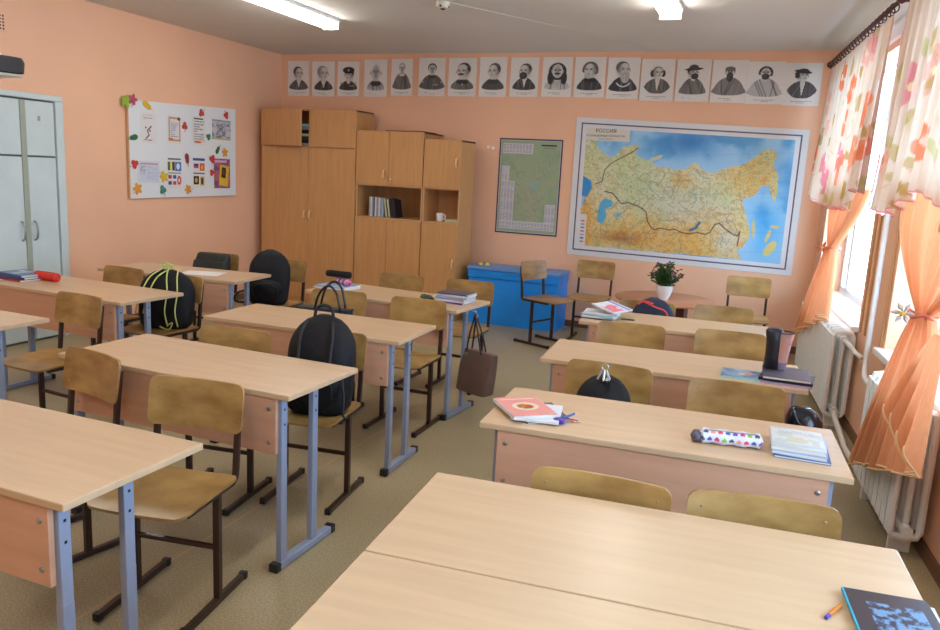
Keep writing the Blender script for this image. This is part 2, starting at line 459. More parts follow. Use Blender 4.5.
for i in range(0, len(edges), 2): wbox(mb, edges[i], edges[i+1], -0.32, 0, 0, WTOP)
for a, b in WINDOWS: wbox(mb, a, b, -0.32, 0, 0, SILL-0.04)
wbox(mb, 0, SEND, -0.32, 0, WTOP, HC, 1)
structure(mb.build('wall_right', ['paint', 'white_wall']))
# skirting
structure(MB().box(-2.0, 0.43, YB-.02, YB, 0, .07).build('baseboard_back', 'skirt'))
structure(MB().box(XL, XL+.02, 4.95, YB-.5, 0, .07).build('baseboard_left', 'skirt'))
structure(wbox(MB(), 0.05, SEND-.1, 0.0, 0.018, 0, .06).build('baseboard_right', 'skirt'))
# floor seam strips, ceiling joints
structure(MB().add([(-2.066, -1, .0008), (-2.058, -1, .0008), (-2.092, 7.4, .0008), (-2.10, 7.4, .0008)], [(0, 1, 2, 3)]).build('trim_1', 'beech_edge'))
# windows: sill board, frame, sashes, glass
for k, (a, b) in enumerate(WINDOWS):
    fr = MB(); z0, z1 = SILL, WTOP; w = .06
    def fb(s0, s1, zz0, zz1, dd0=-.26, dd1=-.19, mi=0): wbox(fr, s0, s1, dd0, dd1, zz0, zz1, mi)
    fb(a, a+w, z0, z1); fb(b-w, b, z0, z1); fb(a, b, z0, z0+w); fb(a, b, z1-w, z1)
    mid = a+(b-a)*.15
    fb(mid-.045, mid+.045, z0, z1); fb(a, mid, 2.12, 2.19)
    win = structure(fr.build('window_%d' % (k+1), 'frame_white', bev=.004))
    g = wbox(MB(), a+w, b-w, -.228, -.222, z0+w, z1-w).build('window_pane', 'glass', win)
    sl = wbox(MB(), a-.05, b+.03, -.19, .05, SILL-.04, SILL).build('window_sill', 'white_paint', win, bev=.006)
    lt = wbox(MB(), a, b, -.19, -.02, WTOP-.05, WTOP).build('window_head', 'frame_win', win, bev=.003)
    # sash handle
    MB().tube([wp(mid, -.19, 1.3), wp(mid, -.16, 1.3), wp(mid, -.16, 1.42)], .008, 6).build('window_handle', 'steel', win)

# built-in closet door on the left wall
dr = MB().box(XL, XL+.035, 4.15, 4.90, 2.0, 2.045).box(XL, XL+.035, 4.825, 4.90, 0, 2.0).box(XL, XL+.035, 3.95, 4.02, 0, 2.045).box(XL, XL+.035, 3.95, 4.2, 2.0, 2.045)
door = structure(dr.build('door_1', 'door_paint', bev=.006))
MB().box(XL+.0005, XL+.004, 4.02, 4.825, 0, 2.0).build('door_backing', 'glass_gray', door)
for (y0, y1) in ((4.03, 4.50), (4.545, 4.815)):
    for (z0, z1) in ((0.02, 1.535), (1.55, 1.985)):
        lf = MB().box(XL+.002, XL+.022, y0, y1, z0, z1).build('door_leaf', 'door_paint', door, bev=.003)
MB().box(XL+.02, XL+.034, 4.497, 4.545, .02, 1.985).build('door_batten', 'door_batten', door, bev=.004)
for y in (4.465, 4.58):
    MB().tube(spline([(XL+.022, y, .86), (XL+.05, y, .875), (XL+.062, y, .94), (XL+.05, y, 1.0), (XL+.022, y, 1.015)], 5), .008, 8).build('door_handle', 'steel', door, smooth=True)
MB().box(XL+.0225, XL+.024, 4.66, 4.685, 1.83, 1.87).build('door_chip', 'door_batten', door)

# ================================================================ CHAIRS
def make_chair(label, height=.785):
    r = thing('school_chair', label, 'chair')
    W_, D_ = .38, .37
    def seatw(x, y, t):
        z = .437 + (0.010 if t else 0)
        f = max(0, -y-.10)/.085; z -= .012*f*f
        z += .006*(abs(x)/.19)**2 - .004
        return (x, y, z)
    MB().plate(W_, D_, .045, .01, seatw, 12, 10).build('seat', 'ply', r, smooth='auto')
    def backw(x, y, t):
        zc = .695 + y
        yy = .186 + .028*(y+.09)/.18 + .022*(1-(x/.19)**2)
        return (x, yy - (.010 if t else 0), zc)
    MB().plate(W_+.005, .18, .03, .01, backw, 14, 4).build('backrest', 'ply', r, smooth='auto')
    for sx in (-1, 1):
        x = sx*.166
        pts = [(x, -.13, .425), (x, .165, .425), (x, .185, .435), (x, .19, .46), (x, .206, .62), (x, .222, .74)]
        MB().tube(pts, .0105, 4, square=True, up=(1, 0, 0)).build('side_rail', 'brown_metal', r, bev=.003)
        MB().tube([(x, .06, .02), (x, .06, .418)], .0125, 4, square=True, up=(1, 0, 0)).build('leg', 'brown_metal', r, bev=.003)
        f = MB().tube([(x, -.15, .014), (x, .235, .014)], .012, 4, square=True, up=(0, 0, 1)).build('foot_bar', 'brown_metal', r, bev=.003)
        for yy in (-.155, .24): MB().box(x-.0145, x+.0145, yy-.012, yy+.012, 0, .029).build('foot_cap', 'black_plastic', f, bev=.003)
    MB().tube([(-.155, .06, .22), (.155, .06, .22)], .011, 8).build('cross_bar', 'brown_metal', r, smooth='auto')
    for sx in (-1, 1):
        for zz in (.64, .745):
            rv = MB(); y0 = .186+.028*(zz-.695+.09)/.18+.022*(1-(.155/.19)**2)-.010
            rv.lathe([(.0048, 0), (.004, .0015), (.002, .0022)], 8)
            rv.v = [(sx*.155+a, y0-c, zz+b) for a, b, c in rv.v]
            rv.build('rivet', 'rivet_metal', r, smooth='auto')
    return r
CH_GROUP = 'plywood school chairs'
chair_proto = None
def chair(x, y, deg, label, worn=False, group=CH_GROUP):
    global chair_proto
    if chair_proto is None:
        chair_proto = make_chair(label); c = chair_proto
    else:
        c = copy_tree(chair_proto)
    c.location = (x, y, 0); c.rotation_euler = (0, 0, math.radians(deg)); c['label'] = label; c['group'] = group
    if worn:
        for ch in c.children:
            if ch.name.split('.')[0] in ('seat', 'backrest'):
                ch.data = ch.data.copy(); ch.data.materials[0] = M['ply_worn']
    return c
chairs = {}
for key, x, y, d, lab in [
    ('B0R', -1.866, 1.967, 8.9, 'plywood chair with its whole square seat visible, pulled out from the nearest left-hand desk'),
    ('B0L', -2.56, 2.07, -12, 'plywood chair behind the nearest left-hand desk, left neighbour of the one with its seat showing'),
    ('A3R', -3.673, 3.018, -4.7, 'plywood chair with its seat pulled out beside the desk end at the left edge'),
    ('A2L', -4.353, 4.020, -2.1, 'empty plywood chair by the pink wall, left of the chair with the lime-corded bag'),
    ('A2R', -3.79, 3.985, -4.1, 'plywood chair carrying the black bag with lime cords'),
    ('A1L', -4.455, 5.225, 3.8, 'plywood chair by the left wall with a dark green-black bag leaning on its backrest'),
    ('A1R', -3.78, 5.25, 3.0, 'plywood chair beside the wardrobe hidden behind a plain black backpack'),
    ('B1L', -2.335, 2.769, 7.5, 'empty plywood chair in the middle row, left of the chair with the big black backpack'),
    ('B1R', -1.932, 2.990, 7.2, 'plywood chair carrying the big black backpack in the middle row'),
    ('B2L', -2.553, 4.110, 9.2, 'plywood chair holding the navy handbag with tall black loop handles'),
    ('B2R', -2.021, 4.145, 0.6, 'empty plywood chair with visible seat, just left of the hanging taupe handbag'),
    ('B3L', -2.625, 5.106, -0.4, 'empty plywood chair behind the farthest middle desk, in front of the wardrobe doors'),
    ('B3R', -2.065, 5.164, 1.1, 'empty plywood chair behind the book stack of the farthest middle desk'),
    ('C0L', -0.342, 1.775, 2.1, 'plywood chair tucked behind the nearest right-hand desks, the left one of the pair'),
    ('C0R', 0.101, 1.84, 8.6, 'plywood chair tucked behind the nearest right-hand desks, the right one, closer to the radiator'),
    ('C1L', -0.595, 3.098, -2.2, 'plywood chair with a small black backpack, behind the desk with the pink book'),
    ('C1R', -0.04, 3.070, 2.3, 'empty plywood chair behind the desk with the heart pencil case'),
    ('C2L', -0.652, 4.151, 5.1, 'empty plywood chair behind the second desk of the window row, on its left half'),
    ('C2R', -0.112, 4.267, 5.4, 'empty plywood chair in the window row just left of the tall black cup'),
    ('C3L', -0.705, 5.07, 3.6, 'plywood chair behind the farthest window-row desk, with the navy red-piped backpack'),
    ('C3R', -0.206, 5.201, 4.4, 'empty plywood chair behind the farthest window-row desk, to the right of the potted plant'),
    ('W2', -1.575, 7.41, 1.2, 'empty plywood chair standing against the back wall between blue chest and low table'),
    ('W3', -0.10, 7.20, 3.5, 'empty plywood chair against the back wall, to the right of the low table')]:
    chairs[key] = chair(x, y, d, lab)
chairs['W1'] = chair(-1.895, 7.02, 68, 'worn greyish plywood chair turned sideways in front of the blue chest', worn=True)

# ================================================================ DESKS
TT = .732
def make_desk(label):
    r = thing('school_desk', label, 'desk')
    MB().box(-.6, .6, -.25, .25, TT-.022, TT).build('tabletop', 'beech', r, bev=.003)
    pn = MB().box(-.535, .535, -.242, -.224, .485, TT-.023).build('modesty_panel', 'panel', r, bev=.002)
    for sx in (-1, 1):
        for zz in (.53, .665):
            bl = MB(); bl.lathe([(.0085, 0), (.008, .003), (.005, .005)], 10)
            bl.v = [(sx*.505+a, -.242-c, zz+b) for a, b, c in bl.v]; bl.build('bolt', 'steel', pn, smooth='auto')
    for sx in (-1, 1):
        x = sx*.538
        for yy in (-.205, .005):
            lg = MB().box(x-.012, x+.012, yy-.018, yy+.018, .03, TT-.023).build('leg', 'grey_metal', r, bev=.003)
            MB().box(x-.0128, x+.0128, yy-.0188, yy+.0188, .03, .43).build('leg_sleeve', 'grey_metal', lg, bev=.003)
            for zz in (.6, .66): MB().box(x+sx*.0121, x+sx*.0128, yy-.004, yy+.004, zz-.004, zz+.004).build('bolt_hole', 'dark_hole', lg)
        fb = MB().box(x-.018, x+.018, -.235, .14, .004, .034).build('foot_bar', 'grey_metal', r, bev=.003)
        for yy in (-.244, .144): MB().box(x-.0205, x+.0205, yy-.016, yy+.016, 0, .037).build('foot_cap', 'black_plastic', fb, bev=.005)
    return r
desk_proto = None
DK = {}
def desk(key, x, y, ang, label):
    global desk_proto
    if desk_proto is None: desk_proto = make_desk(label); c = desk_proto
    else: c = copy_tree(desk_proto)
    c.location = (x, y, 0); c.rotation_euler = (0, 0, ang); c['label'] = label; c['group'] = 'beech school desks'
    DK[key] = (x, y, ang); return c
for a in [('C0', -.195, 1.719, .078, 'beech desk with the dark notebook on its right end, nearest window-row desk behind the seam'),
          ('C00', -.195+.505*math.sin(.078), 1.719-.505*math.cos(.078), .078, 'beech desk cut by the bottom picture edge, in front of the seam on the right'),
          ('C1', -.284, 2.696, .063, 'beech desk with pink book, heart pencil case and plastic-covered books'),
          ('C2', -.372, 3.747, .069, 'beech desk with the tall black cup on its right end'),
          ('C3', -.438, 4.824, .053, 'beech desk farthest back in the window row with magazines on its left end'),
          ('B0', -2.139, 1.538, -.008, 'bare beech desk cut by the left picture edge, nearest on the left'),
          ('B1', -2.193, 2.582, -.021, 'bare beech desk in the middle row directly in front of the big black backpack'),
          ('B2', -2.281, 3.612, .032, 'bare beech desk in the middle row behind the big black backpack'),
          ('B3', -2.342, 4.672, -.092, 'beech desk farthest back in the middle row with book stack and hanging handbag'),
          ('A1', -4.157, 4.647, .09, 'beech desk farthest back by the left wall with a single white paper on it'),
          ('A2', -4.09, 3.647, -.042, 'beech desk by the pale door with blue books and red pencil case'),
          ('A3', -4.04, 2.60, -.02, 'beech desk showing only its right end at the left picture edge')]:
    desk(*a)
def on(key, lx, ly, z=TT):
    x, y, t = DK[key]; c, s = math.cos(t), math.sin(t)
    return (x+lx*c-ly*s, y+lx*s+ly*c, z)

# ================================================================ CABINETS
YC = 7.52
def knobs(parent, x, z, y=YC-.018):
    h = MB().tube(spline([(x, y, z-.045), (x, y-.025, z-.035), (x, y-.03, z), (x, y-.025, z+.035), (x, y, z+.045)], 5), .011, 8)
    return h.build('handle', 'wood_knob', parent, smooth=True)
def doorbox(parent, x0, x1, z0, z1, name='door'):
    return MB().box(x0+.002, x1-.002, YC-.018, YC, z0+.002, z1-.002).build(name, 'cab', parent, bev=.0015)
def carcass(x0, x1, yb, z1, shelves, parent, mids=()):
    c = MB(); t = .016
    c.box(x0, x0+t, YC, yb, 0, z1).box(x1-t, x1, YC, yb, 0, z1).box(x0, x1, YC, yb, z1-t, z1).box(x0+t, x1-t, yb-.006, yb, 0, z1-t)
    c.box(x0+t, x1-t, YC, yb, .0, .06)
    for z in shelves: c.box(x0+t, x1-t, YC, yb-.006, z-t/2, z+t/2)
    return c.build('carcass', 'cab', parent, bev=.001)
w = thing('wardrobe', 'tall light-brown wardrobe in the left corner with a small upper door ajar', 'wardrobe', (-4.96, YC, 0))
def under(root, o):                       # keep world coordinates of parts under a placed root
    o.parent = root; o.matrix_parent_inverse = Matrix.Translation(root.location).inverted(); return o
X0, X1, XM = -5.573, -4.325, -4.935
under(w, carcass(X0, X1, 7.90, 2.205, [1.792], None))
for (a, b) in ((X0, XM), (XM, X1)):
    dd = doorbox(None, a, b, .06, 1.785); under(w, dd)
    knobs(dd, (XM-.035 if a == X0 else XM+.035), 1.03)
dd = doorbox(None, XM, X1, 1.792, 2.20); under(w, dd)
a_ = MB().box(0, .632, -.018, 0, 1.794, 2.198).build('door', 'cab', None, bev=.0015); a_.location = (X0+.002, YC-.002, 0); a_.rotation_euler = (0, 0, -.20)
under(w, a_)
# books inside behind the ajar door
z = 1.80
for i, (mt, th, wd) in enumerate([('grey_spine', .035, .22), ('black_cover', .03, .2), ('green_cover', .04, .21), ('cream_cover', .03, .22), ('dk_cover', .04, .2), ('grey_spine', .035, .21), ('aqua_cover', .03, .2)]):
    tag(MB().box(-5.06, -5.06+wd, YC+.03, YC+.24, z, z+th).build('book', mt, bev=.002),
        ['grey book at the bottom of the pile inside the ajar wardrobe door', 'black book second from the bottom inside the ajar wardrobe door', 'dark green book third from the bottom inside the ajar wardrobe door', 'cream book in the middle of the pile inside the ajar wardrobe door', 'charcoal book above the cream one inside the ajar wardrobe door', 'grey book second from the top inside the ajar wardrobe door', 'aqua book topmost of the pile inside the ajar wardrobe door'][i],
        'book', 'books inside the ajar wardrobe')
    z += th+.001
# middle cabinet with open shelf
c2 = thing('bookcase_cabinet', 'light-brown cabinet with four doors and an open shelf of magazines', 'cabinet', (-3.9, YC, 0))
A0, A1 = -4.315, -3.503; ZO0, ZO1 = 1.062, 1.402
under(c2, carcass(A0, A1, 8.02, 1.995, [ZO0-.008, ZO1+.008], None))
AM = -3.915
for (a, b, z0, z1, kx, kz) in ((A0, AM, .06, ZO0-.016, 0, 0), (AM, A1, .06, ZO0-.016, 0, 0), (A0, AM, ZO1+.014, 1.99, AM-.05, 1.53), (AM, A1, ZO1+.014, 1.99, 0, 0)):
    dd = doorbox(None, a, b, z0, z1); under(c2, dd)
    if kx: knobs(dd, kx, kz)
kb = MB().lathe([(.008, 0), (.014, .012), (.012, .02), (.003, .024)], 12)
kb.v = [(x+AM+.035, YC-.018-z_, y+1.48) for x, y, z_ in kb.v]
under(c2, kb.build('knob', 'wood_knob', None, smooth='auto'))
tr = MB().box(A0, A1, YC-.004, YC, ZO0-.016, ZO0).box(A0, A1, YC-.004, YC, ZO1, ZO1+.012).box(A0, A0+.016, YC-.004, YC, ZO0, ZO1).box(A1-.016, A1, YC-.004, YC, ZO0, ZO1)
under(c2, tr.build('edge_strip', 'cab_edge', None))
tag(MB().box(-4.0, -3.54, YC+.05, YC+.4, 1.996, 2.006).build('cardboard_folder', 'table_dark', bev=.002), 'flat dark brown folder lying on top of the middle cabinet', 'folder')
# narrow cabinet
c3 = thing('narrow_cabinet', 'narrow light-brown cabinet with an open niche holding a mug', 'cabinet', (-3.28, YC, 0))
N0, N1 = -3.495, -3.067
under(c3, carcass(N0, N1, 7.90, 1.925, [ZO0-.008, ZO1+.008], None))
for (z0, z1, hz) in ((.06, ZO0-.016, .62), (ZO1+.014, 1.92, 1.69)):
    dd = doorbox(None, N0, N1, z0, z1); under(c3, dd); knobs(dd, N1-.045, hz)
tr = MB().box(N0, N1, YC-.004, YC, ZO0-.016, ZO0).box(N0, N0+.016, YC-.004, YC, ZO0, ZO1).box(N1-.016, N1, YC-.004, YC, ZO0, ZO1)
under(c3, tr.build('edge_strip', 'cab_edge', None))
# magazines on the open shelf
x = -4.185
mags = [('grey_spine', .022, 0, .215), ('white_cover', .018, 0, .215), ('grey_spine', .022, 0, .21), ('grey_cover', .02, 0, .21), ('white_cover', .02, 0, .215), ('grey_spine', .03, 0, .215), ('white_cover', .022, 0, .21), ('grey_spine', .026, 0, .21), ('paleblue_cover', .02, 0, .205),
        ('cream_cover', .02, 9, .21), ('green_cover', .018, 9, .205), ('cream_cover', .022, 9, .2), ('black_cover', .028, 9, .21), ('black_cover', .026, 9, .205), ('dk_cover', .026, 9, .2)]
mlab = ['grey magazine file farthest left on the open shelf', 'white magazine second from the left on the open shelf', 'grey magazine third from the left on the open shelf', 'dark grey thin magazine fourth from the left on the open shelf', 'white magazine fifth from the left on the open shelf', 'thick grey folder sixth from the left on the open shelf', 'white magazine in the middle of the shelf row', 'grey magazine just right of the middle white one on the shelf', 'pale blue magazine beside the first leaning cream one on the shelf',
        'leftmost cream magazine leaning on the shelf', 'dark green magazine leaning between two cream ones', 'right-hand cream magazine leaning next to the black ones', 'leftmost black book leaning at the right of the row', 'middle black book leaning at the right of the row', 'charcoal book leaning last at the right end of the row']
for i_m, ((mt, th, lean, h), lb) in enumerate(zip(mags, mlab)):
    th *= .84
    if i_m == 9: x += .034
    o = MB().box(0, th, 0, .17, 0, h).build('magazine', mt, bev=.002)
    o.location = (x, YC+.06, ZO0+.001+math.sin(math.radians(lean))*0); o.rotation_euler = (0, -math.radians(lean), 0)
    tag(o, lb, 'magazine', 'magazines on the open shelf'); x += th/math.cos(math.radians(lean))+.0015
mug = thing('mug', 'white mug in the niche of the narrow cabinet', 'mug', (-3.32, YC+.07, ZO0+.001))
MB().lathe([(.028, 0), (.036, .01), (.04, .09), (.037, .09), (.033, .012), (.005, .008)], 20).build('cup_body', 'vase', mug, smooth='auto')
MB().tube(spline([(.036, 0, .075), (.06, 0, .07), (.062, 0, .04), (.038, 0, .025)], 5), .005, 8).build('handle', 'vase', mug, smooth=True)
tag(MB().box(-3.245, -3.09, YC+.03, YC+.22, ZO0+.001, ZO0+.03).build('book', 'cream_cover', bev=.003), 'cream book lying flat right of the white mug in the niche', 'book')

# blue chest
bc = thing('blue_chest', 'long bright blue painted chest below the green map', 'chest', (-2.42, 7.6, 0))
under(bc, MB().box(-2.955, -1.955, 7.60, 8.0, 0.0, .50).build('chest_body', 'blue', None, bev=.003))
under(bc, MB().box(-2.96, -1.95, 7.585, 8.0, .502, .585).build('front_rail', 'blue', None, bev=.003))
under(bc, MB().box(-2.97, -1.94, 7.575, 8.01, .587, .615).build('lid', 'blue_top', None, bev=.004))
for i, (xx, lb) in enumerate(((-2.87, 'left one of two small yellow sponges on the blue chest'), (-2.79, 'right one of two small yellow sponges on the blue chest'))):
    o = MB().blob([(0, .022, .016, 0, 0), (.006, .03, .022, 0, 0), (.022, .028, .02, 0, 0), (.032, .016, .012, 0, 0)], 16, 2.6).build('sponge', 'yellow', smooth=True)
    o.location = (xx, 7.72, .616); o.rotation_euler = (0, 0, .4*i); tag(o, lb, 'sponge', 'yellow sponges')

# low oval table, vase and plant
tb = thing('low_table', 'low oval orange-brown table by the back wall carrying the white flower pot', 'table', (-.82, 7.13, 0))
o = MB().lathe([(.47, .528), (.48, .534), (.48, .546), (.47, .552)], 48).build('tabletop', 'table_wood', tb, smooth='auto'); o.scale = (.94, .9, 1)
MB().box(-.2, .2, -.2, .2, .05, .528).build('pedestal', 'table_dark', tb, bev=.004)
MB().box(-.26, .26, -.24, .24, 0, .05).build('base', 'table_dark', tb, bev=.004)
fp_scale = 1.0
fp = thing('potted_flower', 'white vase-shaped pot with a leafy plant and mauve blossoms on the low table', 'plant', (-.815, 6.98, .553))
MB().lathe([(.038, 0), (.042, .004), (.044, .015), (.064, .06), (.075, .10), (.072, .13), (.064, .135), (.064, .12), (.01, .11)], 28).build('pot', 'vase', fp, smooth='auto')
st = MB(); lf = MB(); fl = MB(); rnd = random.Random(3)
for i in range(64):
    a = rnd.uniform(0, 2*PI); rr = rnd.uniform(.02, .155); hh = rnd.uniform(.12, .24)*(1-.4*(rr/.165)**2)
    p0 = V(rr*.2*math.cos(a), rr*.2*math.sin(a), .11); p2 = V(rr*math.cos(a), rr*math.sin(a), .115+hh*.95); p1 = (p0+p2)/2+V(0, 0, .02)
    st.tube([p0, p1, p2], .0022, 5)
    for k in range(9):
        t = .3+.7*k/8; q = p0.lerp(p2, t); b = rnd.uniform(0, 2*PI); L_ = rnd.uniform(.03, .05)
        d = V(math.cos(b), math.sin(b), rnd.uniform(-.2, .6)).normalized(); sd = d.cross(V(0, 0, 1)).normalized()*L_*.32
        n_ = d.cross(sd).normalized()*.004
        lf.add([q, q+d*L_*.5+sd-n_, q+d*L_, q+d*L_*.5-sd-n_, q+d*L_*.5+n_*2], [(0, 1, 4), (1, 2, 4), (2, 3, 4), (3, 0, 4)])
    if i % 3 == 0:
        for k in range(5):
            q = p2+V(rnd.uniform(-.012, .012), rnd.uniform(-.012, .012), rnd.uniform(-.01, .02))
            fl.lathe([(.001, -.008), (.008, -.002), (.008, .003), (.001, .009)], 6, q)
st.build('stem', 'stem', fp); lf.build('foliage', 'leaf', fp); fl.build('blossoms', 'flower', fp)

fp.scale = (fp_scale,)*3
# ================================================================ WALL PRINTS
def wall_sheet_back(name, img, x0, x1, z0, z1, skew=None, y=YB-.004, parent=None, material='print', curl=0.0):
    if skew is None: skew = (0, 0, 0, 0)
    def pos(U, Vv):
        X = x0+(x1-x0)*U; Z = z0+(z1-z0)*Vv + skew[0]*(1-U)+skew[1]*U
        return X, y-curl*np.abs(2*U-1)**3*np.ones_like(Vv), Z
    return sheet(name, img, pos, material, parent)
def portrait(seed, kind):
    A = 1.38; im = Img(64, 88, (228, 222, 214), A); r = np.random.RandomState(seed)
    k = kind; dk = (46, 44, 46); md = (104, 100, 98); lt = (186, 180, 174); skin = k.get('skin', (206, 200, 192))
    cx = .5+k.get('dx', 0); hr = k.get('hr', .135)*1.34; hy = k.get('hy', .93)-.05; turn = k.get('turn', 0)
    clipb = np.clip((im.v-.235-.10*np.abs((im.u-.5)*2)**3+.004*np.sin(im.u*60))*50, 0, 1)
    if k.get('oval'):
        clipb = clipb*(((im.u-.5)/.42)**2+((im.v-.60)/.38)**2 < 1)
    sw = k.get('sw', .33)*1.12; body = k.get('body', dk)
    # shoulders
    m = im.ell(cx, .26, sw, hy-.26-hr*1.25, body, 1, clip=clipb)
    m2 = im.ell(cx, .30, sw*1.1, (hy-.30)*.5, body, 1, clip=clipb); bm_ = np.maximum(m, m2)
    if k.get('fade'): im.put(bm_*np.clip((.62-im.v)*2.2, 0, 1), (228, 222, 214), .85)
    # folds
    for i in range(7):
        x = cx+r.uniform(-sw, sw)*.8; im.put(bm_*np.exp(-((im.u-x-(im.v-.4)*r.uniform(-.5, .5))/.018)**2), r.choice([30, 150])*np.ones(3), .45)
    # hatch
    im.put(bm_*(np.sin((im.u+im.v*.7)*190) > .2), (150, 146, 142), .25)
    # neck, collar, shirt
    im.ell(cx, hy-hr*1.35, hr*.55, hr*.7, skin)
    if k.get('shirt'): im.poly([(cx-.07, hy-hr*1.6), (cx+.07, hy-hr*1.6), (cx+.01, .34), (cx-.01, .34)], (214, 208, 200)); 
    if k.get('tie'): im.poly([(cx-.018, hy-hr*1.7), (cx+.018, hy-hr*1.7), (cx+.03, .36), (cx-.03, .36)], dk)
    if k.get('collar'): im.ell(cx, hy-hr*1.9, hr*1.1, hr*.42, k['collar'])
    if k.get('ruff'):
        im.line([(cx-.2, .52), (cx-.12, .44), (cx, .40), (cx+.12, .44), (cx+.2, .52)], .022, (220, 214, 206))
    if k.get('medals'):
        for i in range(4): im.rect(cx+.03+i*.055, .40, cx+.07+i*.055, .43, (226, 222, 214))
        for s_ in (-1, 1): im.ell(cx+s_*sw*.85, .52, .07, .03, (170, 164, 150))
    if k.get('cross'): im.ell(cx, hy-hr*2.3, .02, .03, (214, 208, 200))
    # hair behind
    hs = k.get('hair', 'short'); hc = k.get('hc', dk)
    if hs == 'long':
        im.ell(cx, hy-.02, hr*1.6, hr*1.6, hc); im.ell(cx-hr*1.2, hy-hr*1.3, hr*.55, hr*1.2, hc); im.ell(cx+hr*1.2, hy-hr*1.3, hr*.55, hr*1.2, hc)
    elif hs == 'wig':
        for s_ in (-1, 1): im.ell(cx+s_*hr*1.15, hy-.02, hr*.45, hr*.8, hc)
        im.ell(cx, hy+hr*.6, hr*1.0, hr*.9, (120, 116, 112))
    elif hs == 'curly':
        for i in range(12):
            t = -0.3+i*.32; im.ell(cx+math.cos(t)*hr*1.05, hy+math.sin(t)*hr*1.25, hr*.42, hr*.38, hc)
    elif hs != 'bald':
        im.ell(cx-turn*hr*.25, hy+hr*.42, hr*1.16, hr*1.12, hc)
    for s_ in (-1, 1): im.ell(cx+s_*hr*.98, hy-hr*.1, hr*.16, hr*.3, (150, 144, 138))
    im.put(((noise2(im.nx, im.ny, 16, seed+5, 2) > .56) & (im.c.mean(-1) < .3) & (im.v > hy)).astype(float), (120, 116, 112), .5)
    # face
    im.ell(cx+turn*hr*.06, hy-hr*.05, hr*.95, hr*1.28, skin)
    im.put(np.exp(-(((im.u-cx+turn*hr*.75)/(hr*.42))**2+((im.v-hy)/(hr*1.1))**2)), (104, 98, 94), .55)
    if hs == 'balding': im.ell(cx, hy+hr*.7, hr*.75, hr*.55, skin)
    fx = cx+turn*hr*.28
    for s_ in (-1, 1):
        im.ell(fx+s_*hr*.42, hy+hr*.10, hr*.2, hr*.09, (60, 56, 54)); im.line([(fx+s_*hr*.22, hy+hr*.32), (fx+s_*hr*.62, hy+hr*.34)], .008, (60, 56, 54))
    im.line([(fx, hy+hr*.1), (fx+turn*hr*.14+hr*.03, hy-hr*.32), (fx-hr*.05, hy-hr*.36)], .007, (96, 90, 86))
    im.line([(fx-hr*.25, hy-hr*.66), (fx+hr*.25, hy-hr*.66)], .008, (80, 72, 70))
    be = k.get('beard'); bc_ = k.get('bc', dk)
    if be in ('full', 'long'):
        L_ = 1.25 if be == 'long' else .72
        im.ell(fx, hy-hr*(.45+L_*.62), hr*.78, hr*L_, bc_); im.ell(fx, hy-hr*.52, hr*.7, hr*.2, bc_)
        im.line([(fx-hr*.2, hy-hr*.66), (fx+hr*.2, hy-hr*.66)], .008, (130, 110, 104))
        im.put(((np.sin(im.u*210) > .3) & (np.abs(im.u-fx) < hr*.7) & (im.v < hy-hr*.7) & (im.v > hy-hr*(.4+L_*1.5))).astype(float), (120, 116, 112), .4)
    if be == 'goatee': im.ell(fx, hy-hr*1.1, hr*.3, hr*.42, bc_); im.ell(fx, hy-hr*.52, hr*.42, hr*.1, bc_)
    if be == 'moustache': im.ell(fx, hy-hr*.5, hr*.55, hr*.15, bc_)
    if hs == 'cap':
        im.ell(cx, hy+hr*1.05, hr*1.5, hr*.75, dk); im.ell(cx, hy+hr*.6, hr*1.1, hr*.22, (24, 22, 22)); im.ell(cx, hy+hr*1.05, hr*.2, hr*.24, (200, 190, 176))
    if hs == 'hat':
        im.ell(cx, hy+hr*.85, hr*1.9, hr*.34, dk, rot=.08); im.ell(cx, hy+hr*1.25, hr*1.0, hr*.7, (72, 68, 66))
    if hs == 'tricorn':
        im.ell(cx-hr*.1, hy+hr*.95, hr*1.7, hr*.45, dk, rot=-.15); im.ell(cx, hy+hr*1.2, hr*1.0, hr*.5, dk)
        for i in range(8): im.ell(cx-hr*1.25+r.uniform(-.02, .02), hy-hr*.1*i*1.2+hr*.5, hr*.4, hr*.3, dk)
    if hs == 'turban':
        im.ell(cx, hy+hr*.95, hr*1.15, hr*.6, (92, 88, 86)); im.ell(cx, hy+hr*1.1, hr*.7, hr*.4, md)
    # caption: unreadable rows at this size
    im.text_rows(.22, .115, .80, .15, 1, (70, 66, 64), .75, seed); im.text_rows(.40, .075, .62, .105, 1, (90, 86, 84), .7, seed+1)
    im.c *= (0.97+.05*r.rand(im.ny, im.nx, 1)); im.c = np.clip(im.c, 0, 1)
    return im
PX = [(-5.586, -5.285, 2.4, 2.803), (-5.245, -4.937, 2.399, 2.796), (-4.899, -4.608, 2.403, 2.795), (-4.542, -4.245, 2.402, 2.816), (-4.193, -3.925, 2.417, 2.82), (-3.845, -3.523, 2.417, 2.829), (-3.483, -3.152, 2.421, 2.827), (-3.127, -2.788, 2.421, 2.836), (-2.773, -2.433, 2.425, 2.829), (-2.417, -2.069, 2.43, 2.832), (-2.069, -1.721, 2.429, 2.831), (-1.724, -1.372, 2.419, 2.824), (-1.383, -1.027, 2.404, 2.808), (-1.035, -0.683, 2.4, 2.802), (-0.695, -0.34, 2.395, 2.795), (-0.365, -0.007, 2.387, 2.78), (-0.034, 0.315, 2.378, 2.766)]
g1 = (150, 146, 142)
